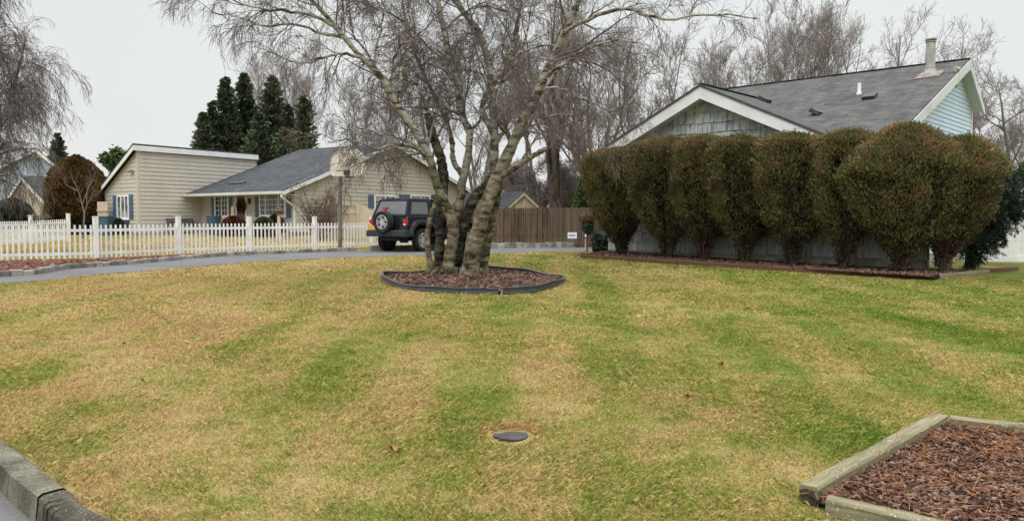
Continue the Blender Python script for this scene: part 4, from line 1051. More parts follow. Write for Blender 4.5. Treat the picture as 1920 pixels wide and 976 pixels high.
# ------------------------------------------------------------------ far houses at the left
def far_house(name, label, px0, pxp, px1, py_e, py_p, D, mat, roofmat, trim, depth_dir, Ld, series=.14, gz=.84, base_mat=None, chim=False):
    a = at(px0, 414, D); b = at(px1, 414, D); p = at(pxp, 414, D); ze = at(px0, py_e, D).z; zp = at(pxp, py_p, D).z
    t = thing(name, label, 'house', ((a.x + b.x) / 2, D, gz)); d = Vector((1, 0, 0)); n = Vector((0, -1, 0)); A = Vector((a.x, D, 0)); w = b.x - a.x; xp = p.x - a.x
    m_ = MB(); poly = [(0, gz), (w, gz), (w, ze), (xp, zp), (0, ze)]
    if series: courses(m_, A, d, n, poly, series, .02)
    else: m_.prism([A + d * s + UP * z for s, z in poly], Vector((0, 0, 0)), Vector((0, .05, 0)))
    dv_ = Vector((depth_dir[0], depth_dir[1], 0)).normalized() * Ld
    for sx_ in (.02, w - .1):
        a_ = A + d * sx_ + Vector((0, .06, 0)); m_.prism([a_ + UP * (gz - .3), a_ + UP * (ze - .05), a_ + dv_ + UP * (ze - .05), a_ + dv_ + UP * (gz - .3)], Vector((0, 0, 0)), d * .08)
    m_.prism([A + dv_ * .97 + UP * (gz - .3), A + d * w + dv_ * .97 + UP * (gz - .3), A + d * w + dv_ * .97 + UP * ze, A + dv_ * .97 + UP * ze], Vector((0, 0, 0)), Vector((0, .05, 0)))
    m_.build('wall', mat, t)
    dv_ = Vector((depth_dir[0], depth_dir[1], 0)).normalized() * Ld
    r = MB(); ov = .3
    for (sa, za, sb, zb) in ((xp, zp, -ov, ze - ov * (zp - ze) / max(xp, .1)), (w + ov, ze - ov * (zp - ze) / max(w - xp, .1), xp, zp)):
        q = [A + d * sa + UP * (za + .05), A + d * sb + UP * (zb + .05)]; f_ = Vector((0, -.3, 0)); r.prism([q[0] + f_, q[1] + f_, q[1] + dv_, q[0] + dv_], UP * 0, UP * .1)
    r.build('roof', roofmat, t, uvf=lambda p: (p.y, p.x * 1.2))
    fm = MB()
    for sa, za, sb, zb in ((xp, zp, -ov, ze - ov * (zp - ze) / max(xp, .1)), (w + ov, ze - ov * (zp - ze) / max(w - xp, .1), xp, zp)):
        fm.prism([A + d * sa + UP * (za + .06), A + d * sb + UP * (zb + .06), A + d * sb + UP * (zb - .22), A + d * sa + UP * (za - .22)], Vector((0, -.34, 0)), Vector((0, -.30, 0)))
    fm.build('rake_board', trim, t)
    return t, A, d, n, w, ze, zp
t, A, d, n, w, ze, zp = far_house('blue_house', 'blue grey gabled house with white eaves far beyond the stone gable at the left', -60, 74, 150, 345, 280, 72, M['blue_far'], M['roof_grey'], M['trim'], (-.66, 1), 12, .2)
c_ = MB(); x = at(71, 290, 72); c_.box(x.x - .45, x.x + .45, 71.9, 71.97, x.z - .35, x.z + .35); c_.build('gable_vent', M['beige_post'], t)
t, A, d, n, w, ze, zp = far_house('stone_house', 'cream stone gable with grey shingle roof behind the low fence at the left', 16, 47, 88, 378, 333, 56, M['stucco'], M['roof_grey'], M['trim'], (.55, 1), 7, 0)
c_ = MB(); x = at(38, 400, 56); c_.box(x.x - .15, x.x + .15, 55.9, 55.97, x.z - .7, x.z + .5); c_.build('window', M['glass'], t)
t, A, d, n, w, ze, zp = far_house('grey_roofed_house', 'low house with a pale grey roof showing between the round bush and the beige wing', 178, 240, 330, 352, 330, 60, M['shedwall'], M['roof_grey'], M['trim'], (0, 1), 8, .2)
# tan gate left of the wing
gp_ = at(186, 414, 41); c_ = MB(); tg = thing('tan_gate', 'tan gate panel beside the left corner of the beige wing', 'gate', (gp_.x, 41, HG)); x0_, x1_ = at(183, 414, 41).x, at(203, 414, 41).x
for k in range(4): c_.box(x0_ + (x1_ - x0_) * k / 4, x0_ + (x1_ - x0_) * (k + .97) / 4, 41, 41.05, HG + .05, at(190, 378, 41).z)
c_.build('panel', M['tanvinyl'], tg); c_ = MB(); c_.box(x0_, x1_, 40.94, 40.99, at(190, 394, 41).z - .05, at(190, 394, 41).z + .05); c_.build('rail', M['tanvinyl'], tg)

# tan privacy fence in front of the gable
A_ = at(612, 414, 36.2); A_ = Vector((A_.x, A_.y, 0)); pf = thing('privacy_fence', 'tan vinyl privacy fence with sloped top between the bare bush and the jeep', 'fence', (A_.x, A_.y, tz(A_.x, A_.y)))
d_ = Vector((1, .15, 0)).normalized(); n_ = Vector((d_.y, -d_.x, 0)); zb_ = tz(A_.x, A_.y)
ps = [((at(px, 414, 36.3).x - A_.x)) for px in (612, 671, 730)]
zt_ = at(650, 381, 36).z
for s in ps[:]:
    c_ = MB(); c_.obox(A_, d_, n_, s - .06, s + .06, -.06, .06, zb_ - .2, zt_ + .06); c_.obox(A_, d_, n_, s - .08, s + .08, -.08, .08, zt_ + .06, zt_ + .09); c_.build('post', M['tanvinyl'], pf)
c_ = MB()
for k in range(8):
    s = ps[0] + .06 + (ps[1] - ps[0] - .12) * k / 8; c_.obox(A_, d_, n_, s, s + (ps[1] - ps[0] - .12) / 8 - .006, -.01, .01, zb_ + .05, zt_ - .05)
for z_ in (zt_ - .05, zt_ - .42, zb_ + .1): c_.obox(A_, d_, n_, ps[0] + .06, ps[1] - .06, .012, .04, z_ - .05, z_ + .03)
c_.build('panel', M['tanvinyl'], pf)
c_ = MB(); m_ = 8
for k in range(m_):
    s = ps[1] + .06 + (ps[2] - ps[1] - .12) * k / m_; e = s + (ps[2] - ps[1] - .12) / m_ - .006; zc = lambda k: zt_ - .02 - .42 * (1 - math.cos(min(1, k / 5) * math.pi)) / 2
    c_.hexa([A_ + d_ * s + n_ * .01 + UP * (zb_ + .05), A_ + d_ * e + n_ * .01 + UP * (zb_ + .05), A_ + d_ * e - n_ * .01 + UP * (zb_ + .05), A_ + d_ * s - n_ * .01 + UP * (zb_ + .05), A_ + d_ * s + n_ * .01 + UP * zc(k), A_ + d_ * e + n_ * .01 + UP * zc(k + 1), A_ + d_ * e - n_ * .01 + UP * zc(k + 1), A_ + d_ * s - n_ * .01 + UP * zc(k)])
c_.build('panel', M['tanvinyl'], pf)

# ------------------------------------------------------------------ picket fence
def picket_fence(name, label, line, hpost, hpick, n_skip=(), npick=17):
    t = thing(name, label, 'fence', (line[0][0], line[0][1], tz(*line[0])))
    for i, p in enumerate(line):
        p = Vector((p[0], p[1], 0)); q = Vector((*line[min(i + 1, len(line) - 1)], 0)) - Vector((*line[max(i - 1, 0)], 0)); q.normalize(); n = Vector((q.y, -q.x, 0)); z = tz(p.x, p.y)
        c_ = MB(); c_.obox(p, q, n, -.06, .06, -.06, .06, z - .2, z + hpost - .03); c_.obox(p, q, n, -.068, .068, -.068, .068, z + hpost - .03, z + hpost - .01)
        b = [p + q * a + n * b_ + UP * (z + hpost - .01) for a, b_ in ((-.06, -.06), (.06, -.06), (.06, .06), (-.06, .06))]; c_.hexa(b + [p + UP * (z + hpost + .02)] * 4) if False else None
        c_.build('post', M['white'], t, bevel=.006)
    for i in range(len(line) - 1):
        a = Vector((*line[i], 0)); b = Vector((*line[i + 1], 0)); d = (b - a).normalized(); n = Vector((d.y, -d.x, 0)); Ln = (b - a).length; za, zb = tz(a.x, a.y), tz(b.x, b.y); z = lambda s: za + (zb - za) * s / Ln
        c_ = MB()
        for hr in (.16, hpick - .19):
            P = lambda s, o, zz: a + d * s + n * o + UP * (z(s) + zz)
            s0, s1 = .06, Ln - .06; c_.hexa([P(s0, .02, hr), P(s1, .02, hr), P(s1, -.02, hr), P(s0, -.02, hr), P(s0, .02, hr + .075), P(s1, .02, hr + .075), P(s1, -.02, hr + .075), P(s0, -.02, hr + .075)])
        c_.build('rail', M['white'], t)
        c_ = MB()
        for k in range(npick):
            s = .06 + (Ln - .12) * (k + .5) / npick; w = .024; zz = z(s); hb = .08
            prof = [(-w, hb), (w, hb), (w, hpick - .03), (w * .5, hpick - .004), (-w * .5, hpick - .004), (-w, hpick - .03)]
            c_.prism([a + d * (s + x) + UP * (zz + h) for x, h in prof], n * .0205, n * .042)
        c_.build('picket_panel', M['white'], t)
    return t
picket_fence('picket_fence', 'long white picket fence running between the red mulch strip and the beige house yard', FP, 1.2, .97)
f2 = [tuple(at(px, 414, D).xy) for px, D in ((-100, 30.0), (-18, 31.5), (57, 33.0), (128, 34.8))]
picket_fence('picket_fence', 'short stretch of white picket fence further back at the far left, before the stone house', f2, 1.25, 1.0)

# ------------------------------------------------------------------ stockade fence, shed
wa = Vector((at(862, 414, 31.5).x, 31.5, 0)); wb = Vector((at(1190, 414, 31.5).x, 30.2, 0)); d_ = (wb - wa).normalized(); n_ = Vector((d_.y, -d_.x, 0)); Lf = (wb - wa).length
wfz = tz(wa.x, wa.y) + .10; zt_ = at(1000, 388, 31).z
sf = thing('stockade_fence', 'tall weathered brown stockade fence behind the driveway beneath the shed roof', 'fence', (wa.x, wa.y, wfz))
npan = 4
for k in range(npan):
    c_ = MB(); s = Lf * k / npan; e = Lf * (k + 1) / npan; rr = random.Random(k)
    tint = rr.uniform(.3, .7)
    while s < e - .02:
        w = rr.uniform(.062, .09); h = zt_ + rr.uniform(-.02, .03) - .02 * (k == 2); r_ = min(1, max(0, tint + rr.uniform(-.35, .35)))
        o_ = rr.uniform(-.006, .006); mid = s + w / 2
        pr = [(s + .003, 0), (mid, .018), (s + w - .003, 0)]
        P = lambda a, o, z: wa + d_ * a + n_ * (o + o_) + UP * z
        c_.face([P(s + .003, 0, wfz), P(mid, .02, wfz), P(mid, .02, h - .03), P(s + .003, 0, h - .06)], r_); c_.face([P(mid, .02, wfz), P(s + w - .003, 0, wfz), P(s + w - .003, 0, h - .06), P(mid, .02, h - .03)], r_)
        c_.face([P(s + .003, 0, h - .06), P(mid, .02, h - .03), P(mid, 0, h)], r_); c_.face([P(mid, .02, h - .03), P(s + w - .003, 0, h - .06), P(mid, 0, h)], r_); c_.face([P(s + .003, -.008, wfz), P(s + w - .003, -.008, wfz), P(s + w - .003, -.008, h - .06), P(mid, -.008, h), P(s + .003, -.008, h - .06)], r_)
        s += w
    c_.build('panel', M['fencewood'], sf)
for k in range(npan + 1): c_ = MB(); c_.obox(wa, d_, n_, Lf * k / npan - .045, Lf * k / npan + .045, -.12, -.03, wfz - .2, zt_ - .1); c_.build('post', M['fencewood'], sf)
c_ = MB()
for z_ in (wfz + .3, zt_ - .35): c_.obox(wa, d_, n_, 0, Lf, -.05, -.012, z_, z_ + .08)
c_.build('rail', M['fencewood'], sf)
# shed: gable end facing the camera, roof running back to the left
D_ = 37.0; a = at(951, 389, D_); b = at(1014, 389, D_); p = at(985, 362, D_); sh = thing('garden_shed', 'shed with dark shingle roof and pale plank gable peeking over the stockade fence', 'shed', (a.x, D_, .8))
A = Vector((a.x, D_, 0)); w = b.x - a.x; xp = w / 2; zp = p.z; ze = a.z - .05; ld = Vector((-2.9, 2.2, 0))
c_ = MB(); k = 9
for i in range(k):
    s, e = w * i / k + .004, w * (i + 1) / k - .004; q = clip_convex([(s, .6), (e, .6), (e, zp), (s, zp)], [(0, .6), (w, .6), (w, ze), (xp, zp - .04), (0, ze)])
    if len(q) > 2: c_.prism([A + Vector((x, 0, z)) for x, z in q], Vector((0, -.02, 0)), Vector((0, .02, 0)))
c_.prism([A + Vector((0.02, .02, .6)), A + Vector((.02, .02, ze)), A + Vector((.02, .02, ze)) + ld, A + Vector((.02, .02, .6)) + ld], Vector((0, 0, 0)), Vector((.06, 0, 0)))
c_.prism([A + Vector((w - .08, .02, .6)), A + Vector((w - .08, .02, ze)), A + Vector((w - .08, .02, ze)) + ld, A + Vector((w - .08, .02, .6)) + ld], Vector((0, 0, 0)), Vector((.06, 0, 0)))
c_.build('wall', M['shedwall'], sh)
c_ = MB(); o_ = Vector((0, -.12, 0)); sl = (zp - ze) / xp
for sg in (-1, 1):
    e = xp + sg * (xp + .18); q = [A + Vector((xp, 0, zp + .03)) + o_, A + Vector((e, 0, zp + .03 - sl * (xp + .18))) + o_]; c_.prism([q[0], q[1], q[1] + ld, q[0] + ld], UP * 0, UP * .05)
c_.build('roof', M['roof_dark'], sh, uvf=lambda p: (p.y * 2, p.z * 2.2))
c_ = MB()
for sg in (-1, 1):
    e = xp + sg * (xp + .16); c_.prism([A + Vector((xp, 0, zp + .02)), A + Vector((e, 0, zp + .02 - sl * (xp + .16))), A + Vector((e, 0, zp - .10 - sl * (xp + .16))), A + Vector((xp, 0, zp - .11))], Vector((0, -.15, 0)), Vector((0, -.12, 0)))
c_.build('rake_board', M['shedwall'], sh)

# ------------------------------------------------------------------ signs by the fence
ps = Vector((at(1073, 414, 28.8).x, 28.8, 0)); ps.z = tz(ps.x, ps.y); sg = thing('yard_sign', 'small white yard sign with blue print on a stake before the stockade fence', 'sign', ps)
c_ = MB(); pz = at(1073, 441, ps.y); c_.box(ps.x - .165, ps.x + .165, ps.y - .006, ps.y + .006, pz.z - .11, pz.z + .11); pn = c_.build('panel', M['white'], sg)
c_ = MB(); xx = -.12
for wd in (.03, .02, .03, .025, .02, .03, .025): c_.box(ps.x + xx, ps.x + xx + wd, ps.y - .0085, ps.y - .006, pz.z - .03, pz.z + .02); xx += wd + .009
c_.build('lettering', M['signblue'], pn)
c_ = MB(); c_.tube([Vector((ps.x, ps.y + .01, ps.z - .1)), Vector((ps.x, ps.y + .01, pz.z + .05))], .008, 6); c_.build('stake', M['metal'], sg)
ps = Vector((at(1098, 414, 28.4).x, 28.4, 0)); ps.z = tz(ps.x, ps.y); pz = at(1098, 439, ps.y); sg = thing('garden_flag', 'small blue and white banner on a pale stake beside the white yard sign', 'banner', ps)
c_ = MB(); c_.prism([Vector((ps.x - .07, ps.y, pz.z - .14)), Vector((ps.x + .06, ps.y - .04, pz.z - .15)), Vector((ps.x + .07, ps.y - .04, pz.z + .14)), Vector((ps.x - .06, ps.y, pz.z + .13))], Vector((0, 0, 0)), Vector((0, .006, 0))); pn = c_.build('cloth', M['signblue'], sg)
c_ = MB(); c_.box(ps.x - .02, ps.x + .04, ps.y - .05, ps.y - .035, pz.z - .1, pz.z + .04); c_.build('emblem', M['white'], pn)
c_ = MB(); c_.box(ps.x - .015, ps.x + .02, ps.y + .01, ps.y + .03, ps.z - .1, pz.z + .05); c_.build('stake', M['stake'], sg)
c_ = MB(); c_.box(ps.x + .08, ps.x + .095, ps.y + .01, ps.y + .03, ps.z - .1, pz.z + .14); c_.build('stake', M['signred'], sg)

# ------------------------------------------------------------------ basketball hoop
pb_ = ground(637, 470); pb_ = Vector((at(637, 414, 27.4).x, 27.4, tz(at(637, 414, 27.4).x, 27.4)))
bb = thing('basketball_hoop', 'old basketball hoop with faded fan shaped backboard on a grey pole by the fence', 'basketball hoop', pb_)
zp_ = at(641, 322, 27.4).z; c_ = MB(); c_.tube([pb_ - UP * .2, Vector((pb_.x + .02, pb_.y, zp_ - .5)), Vector((pb_.x + .07, pb_.y, zp_)), Vector((pb_.x + .16, pb_.y - .12, zp_ + .10))], .072, 12); c_.build('pole', M['pole'], bb)
Db = 27.0; bw = .66; yc = Db; xc = at(653, 414, Db).x; zb0, zb1 = at(653, 331, Db).z, at(653, 275, Db).z; bd = Vector((.96, -.27, 0)).normalized(); bn = Vector((bd.y, -bd.x, 0))
H_ = zb1 - zb0; out = [(-.50, 0), (.50, .0), (.62, .06), (.66, .2), (.66, .45), (.60, .66), (.45, .83), (.25, .95), (0, 1), (-.25, .95), (-.45, .83), (-.60, .66), (-.66, .45), (-.66, .2), (-.62, .06)]
Bc = Vector((xc, yc, 0)); c_ = MB(); c_.prism([Bc + bd * x + UP * (zb0 + H_ * z) for x, z in out], bn * .02, bn * -.02); bo = c_.build('backboard', M['board'], bb)
c_ = MB()
for a, b in zip(out, out[1:] + out[:1]): c_.beam(Bc + bd * a[0] * .97 + bn * .024 + UP * (zb0 + H_ * (.02 + a[1] * .96)), Bc + bd * b[0] * .97 + bn * .024 + UP * (zb0 + H_ * (.02 + b[1] * .96)), .02, .04, up=bn)
c_.build('board_rim', M['beige_post'], bo)
c_ = MB(); c_.obox(Bc, bd, bn, -.12, .10, -.16, -.021, zb0 - .04, zb0 + .2); c_.obox(Bc, bd, bn, -.09, .09, .021, .13, zb0 + .05, zb0 + .22); c_.build('bracket', M['iron'], bb)
c_ = MB(); ctr = Bc + bn * .36 + UP * (zb0 + .17); c_.tube([ctr + bd * .225 * math.cos(t) + bn * .225 * math.sin(t) for t in [k * math.pi / 12 for k in range(25)]], .009, 6, cap=False); c_.build('rim', simple('rusty_rim', (.18, .07, .04), .7), bb)

# ------------------------------------------------------------------ little things before the beige house
bq = Vector((at(523, 414, 39.0).x, 36.9, 0)); bq = Vector((at(523, 414, 36).x, 36, 0)); zq = tz(bq.x, bq.y); zt_ = at(523, 386, 36).z; zm_ = at(523, 401, 36).z
bx = thing('birdhouse', 'brown peaked birdhouse on a pale wooden post in front of the large window', 'birdhouse', (bq.x, bq.y, zq))
c_ = MB(); c_.box(bq.x - .06, bq.x + .06, bq.y - .06, bq.y + .06, zq - .2, zm_); c_.build('post', M['stake'], bx)
c_ = MB(); c_.box(bq.x - .12, bq.x + .12, bq.y - .12, bq.y + .12, zm_ - .02, zm_ + .18); c_.build('box', M['timber_red'], bx)
c_ = MB(); c_.hexa([(bq.x - .17, bq.y - .17, zm_ + .12), (bq.x + .17, bq.y - .17, zm_ + .12), (bq.x + .17, bq.y + .17, zm_ + .12), (bq.x - .17, bq.y + .17, zm_ + .12), (bq.x - .05, bq.y - .05, zt_), (bq.x + .05, bq.y - .05, zt_), (bq.x + .05, bq.y + .05, zt_), (bq.x - .05, bq.y + .05, zt_)]); c_.build('roof', simple('brown_roof', (.11, .06, .05), .8), bx)
bp = K(-.55, 2.1); zq = HG; be = thing('garden_bench', 'dark iron garden bench against the long beige wing wall', 'bench', (bp.x, bp.y, zq)); 
for s in (-.75, .75):
    c_ = MB(); q = bp + RD * s; c_.tube([q - LD * .22 + UP * zq, q - LD * .22 + UP * (zq + .42), q + UP * (zq + .42)], .018, 6); c_.tube([q + LD * .2 + UP * zq, q + LD * .2 + UP * (zq + .45), q + LD * .3 + UP * (zq + .85)], .02, 6); c_.tube([q - LD * .25 + UP * (zq + .62), q + LD * .22 + UP * (zq + .65)], .02, 6); c_.tube([q - LD * .22 + UP * (zq + .42), q - LD * .25 + UP * (zq + .62)], .015, 6); c_.build('bench_end', M['iron'], be)
c_ = MB()
for k in range(5): c_.beam(bp - RD * .75 - LD * (.2 - k * .1) + UP * (zq + .45), bp + RD * .75 - LD * (.2 - k * .1) + UP * (zq + .45), .06, .02)
c_.build('seat', M['iron'], be)
c_ = MB()
for k in range(3): c_.beam(bp - RD * .75 + LD * (.22 + k * .035) + UP * (zq + .55 + k * .12), bp + RD * .75 + LD * (.22 + k * .035) + UP * (zq + .55 + k * .12), .02, .07)
c_.build('backrest', M['iron'], be)
def potpos(px, D): p = at(px, 414, D); return Vector((p.x, D, tz(p.x, D)))
q = potpos(401, 40.2); c_ = MB(); c_.tube([q, q + UP * .55, q + UP * .95], [.22, .33, .36], 14); c_.tube([q + UP * .93, q + UP * 1.0], [.39, .39], 14); o = c_.build('planter', M['planter'], None, smooth=False); tag(o, 'large blue planter at the foot of the left porch window', 'planter')
for px, rr in ((10, 0),):
    pass
q = potpos(196, 39.6); c_ = MB(); c_.box(q.x - .45, q.x + .3, q.y - .3, q.y + .3, q.z, q.z + .9); c_.box(q.x - .48, q.x + .33, q.y - .33, q.y + .33, q.z + .9, q.z + .97); o = c_.build('storage_bin', M['planter'], None, bevel=.02); tag(o, 'blue storage bin standing before the tan gate left of the wing', 'bin')
q = Vector((*hit(437, 414, C2 - RD * .5, RD).xy, HG + .12)); po = thing('porch_ornament', 'tan wooden porch ornament with white top standing left of the front door', 'ornament', q)
zt_ = at(437, 386, q.y).z; c_ = MB(); c_.hexa([(q.x - .16, q.y - .08, q.z), (q.x + .16, q.y - .08, q.z), (q.x + .16, q.y + .08, q.z), (q.x - .16, q.y + .08, q.z), (q.x - .07, q.y - .06, zt_ - .2), (q.x + .07, q.y - .06, zt_ - .2), (q.x + .07, q.y + .06, zt_ - .2), (q.x - .07, q.y + .06, zt_ - .2)]); c_.build('body', simple('tan_wood', (.62, .38, .16), .7), po)
c_ = MB(); c_.tube([Vector((q.x, q.y, zt_ - .2)), Vector((q.x, q.y, zt_ - .1)), Vector((q.x, q.y, zt_))], [.07, .085, .03], 10); c_.build('head', M['trim'], po)

# ================================================================== SHRUBS AND EVERGREENS
def blob_noise(P, sc, seed):
    r = np.random.default_rng(seed); out = np.zeros(len(P))
    for k in range(6):
        d = r.normal(size=3) * sc * (1 + .6 * k); out += np.sin(P @ d + r.random() * 6.28) / (1 + .4 * k)
    return out / 2.2
def arborvitae(base, H, rad, label, seed, cx=0., wide=1.0, n=17000, lean=0., dome=0.):
    g = np.random.default_rng(seed); rad = rad * (1 - .06 * dome)
    t = thing('arborvitae_shrub', label, 'shrub', base, 0, 'clipped arborvitae shrubs along the shingled wall')
    # profile: narrow foot, widest near two thirds, rounded flat-ish top
    def prof(h): return np.interp(h, [0, .06, .15, .27, .40, .53, .72, .90, .96, 1.0], [.10, .13, .28, .60, .92, 1.08, 1.12, 1.04, .86, .2])
    nb = n
    h = np.clip(g.random(nb) ** .68, .01, 1); th = g.random(nb) * 2 * np.pi
    top = g.random(nb) < .20; h = np.where(top, 1 - .10 * g.random(nb) ** 1.3, h)
    depth = np.where(g.random(nb) < .70, 1 - .14 * np.abs(g.normal(size=nb)), g.random(nb) ** .6)
    depth = np.where(top, np.sqrt(g.random(nb)), depth)
    low = h < .34
    st_ = blob_noise(np.stack([np.cos(th) * 3.4, np.sin(th) * 3.4, h * 1.1], 1), 1.3, seed + 40)
    keep = ~(low & (g.random(nb) < .35)) & ~((st_ > .42) & (h < .80) & (g.random(nb) < .8)) & ~((st_ > .85) & (h < .93) & (g.random(nb) < .8)); h, th, depth, top = h[keep], th[keep], depth[keep], top[keep]
    pr = prof(h)
    ce = np.stack([np.cos(th), np.sin(th), h * H], 1)
    lump = blob_noise(np.stack([np.cos(th) * 1.3, np.sin(th) * 1.3, h * 3.2], 1), 1.5, seed)
    r = rad * pr * depth * (1 + .12 * lump)
    zz = h * H * (1 + .02 * lump)
    ztop = H * (1 - (.065 + .165 * dome) * (r / rad) ** 2.1) + .05 * lump
    zz = np.where(top, ztop - .09 * g.random(len(r)), np.minimum(zz, ztop))
    x = base[0] + cx * h + r * np.cos(th) * wide; y = base[1] + r * np.sin(th) * .82 - lean * h; z = base[2] + zz
    C = np.stack([x, y, z], 1) + g.normal(size=(len(x), 3)) * (.024 + .035 * (g.random((len(x), 1)) < .15))
    # sprays: each centre gets 3 small diamond sprigs pointing up and outward
    D = np.stack([np.cos(th) * (.45 + .3 * pr), np.sin(th) * (.45 + .3 * pr), np.full(len(th), .85)], 1)
    C3_ = np.repeat(C, 3, 0) + g.normal(size=(3 * len(C), 3)) * .03; D3 = np.repeat(unit(D), 3, 0)
    V, Fa = leaves(C3_, .030, g, .42, D3, .8)
    hh = np.repeat(h, 3)
    # winter bronzing: rustier on the tips at the top, brown dead growth at the foot, its colour darkened further for shade in the hollows, green patches
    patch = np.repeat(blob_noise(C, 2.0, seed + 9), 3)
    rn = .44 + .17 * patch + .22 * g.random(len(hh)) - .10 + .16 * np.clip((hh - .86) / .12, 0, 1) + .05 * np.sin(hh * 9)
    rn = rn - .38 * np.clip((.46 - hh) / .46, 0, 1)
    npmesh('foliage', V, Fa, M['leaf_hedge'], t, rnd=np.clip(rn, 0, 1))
    # stems fanning up inside the foliage
    K = 7; ns = 46; P = np.empty((ns, K, 3)); a = g.random(ns) * 2 * np.pi; rr = np.sqrt(g.random(ns))
    for k in range(K):
        hk = k / (K - 1) * .86; rk = rad * float(prof(np.array([max(hk, .02)]))[0]) * .86
        P[:, k] = np.stack([base[0] + cx * hk + rk * rr * np.cos(a) * wide, base[1] + rk * rr * np.sin(a) * .8 - lean * hk, np.full(ns, base[2] - .02 + hk * H)], 1) + g.normal(size=(ns, 3)) * .022 * (k > 0)
    Rr = np.linspace(.024, .005, K)[None] * (.6 + .7 * g.random(ns))[:, None]
    V, Fa = tubes(P, Rr, 5); npmesh('stems', V, Fa, M['bark_dark'], t, rnd=np.full(len(Fa), .5))
    Q, Rq = spawn(g, P, Rr, 26, 4, .42, .55, .12, .95, .2, -.25, .5, .0028, .5)
    V, Fa = tubes(Q, Rq, 3); npmesh('twigs', V, Fa, M['bark_dark'], t, rnd=np.full(len(Fa), .5))
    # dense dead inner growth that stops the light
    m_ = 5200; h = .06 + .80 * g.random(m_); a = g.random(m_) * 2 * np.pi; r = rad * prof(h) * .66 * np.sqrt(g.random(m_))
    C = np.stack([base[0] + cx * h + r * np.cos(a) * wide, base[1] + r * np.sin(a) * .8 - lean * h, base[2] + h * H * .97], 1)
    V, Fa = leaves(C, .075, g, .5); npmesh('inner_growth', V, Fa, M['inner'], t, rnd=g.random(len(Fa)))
    return t
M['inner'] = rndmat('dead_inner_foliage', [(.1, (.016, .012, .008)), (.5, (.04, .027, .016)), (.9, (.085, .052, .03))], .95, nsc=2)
heds = [  # px base, py base, crown top py, crown left px, crown right px, label
    (1168, 478, 284, 1088, 1205, 'leftmost arborvitae of the hedge, lower than its neighbours, beside the brown ball topiary'),
    (1252, 483, 263, 1186, 1300, 'arborvitae second from the driveway end of the hedge'),
    (1320, 486, 260, 1262, 1368, 'narrow arborvitae third from the driveway end, under the gable peak'),
    (1397, 489, 259, 1330, 1452, 'arborvitae fourth from the driveway end, just right of the gable peak'),
    (1488, 493, 255, 1420, 1545, 'arborvitae fifth from the driveway end, left of the sparse thin one'),
    (1582, 497, 249, 1532, 1640, 'thin footed arborvitae directly left of the biggest bush of the hedge'),
    (1690, 503, 238, 1592, 1806, 'biggest and widest arborvitae in the hedge, with a broad domed top'),
    (1768, 501, 262, 1722, 1890, 'rust brown arborvitae at the right end of the hedge, leaning over toward the dark pine')]
hb = []
for i, (px, py, top, l, r, lab) in enumerate(heds):
    s = on_line(px, -.80 if i < 7 else -.35); b = g0(s, -.80 if i < 7 else -.35); D = b.y; b.z = at(px, py, D).z
    b.z = tz(b.x, b.y) + .08 if abs(b.z - tz(b.x, b.y)) > .35 else b.z
    hb.append(b); H = at(px, top, D).z - b.z; w = (r - l) / 2 * D / F; cxp = ((l + r) / 2 - px) * D / F
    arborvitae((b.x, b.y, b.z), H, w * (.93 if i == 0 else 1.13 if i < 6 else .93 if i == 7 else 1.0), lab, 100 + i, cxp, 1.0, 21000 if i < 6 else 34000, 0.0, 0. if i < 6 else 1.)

def crown(name, t, C, size, g, mat, dirs=None, wild=1., asp=.5, rn=None):
    V, Fa = leaves(C, size, g, asp, dirs, wild); return npmesh(name, V, Fa, mat, t, rnd=g.random(len(Fa)) if rn is None else rn)
def conifer(px, py_top, D, halfw_px, label, seed, mat='leaf_con', n=16000, size=.16, gz=None, group=None, name='evergreen_tree', trunk=True, low=.05, layers=16, xoff=0):
    g = np.random.default_rng(seed); p = at(px, 414, D); gz = tz(p.x, D) if gz is None else gz; top = at(px, py_top, D).z; H = top - gz; Rm = halfw_px * 1.3 * D / F
    t = thing(name, label, 'tree', (p.x, D, gz), 0, group)
    # boughs: whorled, jagged
    nb = layers * 26; hb_ = np.sort(low + (1 - low) * g.random(nb) ** 1.15) ; az = g.random(nb) * 2 * np.pi
    L = Rm * (1 - hb_) ** .68 * (.55 + .65 * g.random(nb)) + .06
    m = n // nb; tt = g.random((nb, m)) ** .75
    x = p.x + np.cos(az)[:, None] * L[:, None] * tt; y = D + np.sin(az)[:, None] * L[:, None] * tt
    z = gz + hb_[:, None] * H + L[:, None] * (.10 * tt + .28 * tt ** 2 - .12)
    C = np.stack([x, y, z], -1).reshape(-1, 3); spr = (.13 * L[:, None] * (1 - .6 * tt) + .05).reshape(-1, 1); C = C + g.normal(size=C.shape) * spr * [1, 1, .7]
    C[:, 2] = np.minimum(C[:, 2], top)
    dirs = np.stack([np.cos(az)[:, None] * np.ones(m), np.sin(az)[:, None] * np.ones(m), .55 * np.ones((nb, m))], -1).reshape(-1, 3)
    crown('crown', t, C, size, g, M[mat], dirs, 1.0, .4)
    c_ = MB(); c_.tube([(p.x, D, gz - .2), (p.x, D, gz + H * .5), (p.x, D, gz + H * .93)], [.02 * H, .012 * H, .003 * H], 8); c_.build('trunk', M['bark_dark'], t, smooth=True)
    return t
gc = 'tall dark conifers behind the beige house'
conifer(428, 146, 62, 40, 'tall dark conifer, leftmost of the high tops behind the beige wing', 31, group=gc, n=34000, size=.15, layers=20)
conifer(462, 139, 64, 44, 'tallest dark conifer, in the middle of the group behind the beige wing', 32, group=gc, n=34000, size=.15, layers=20)
conifer(514, 144, 63, 50, 'tall dark conifer with a sharp top, right of the middle one behind the dark roof', 33, group=gc, n=34000, size=.15, layers=20)
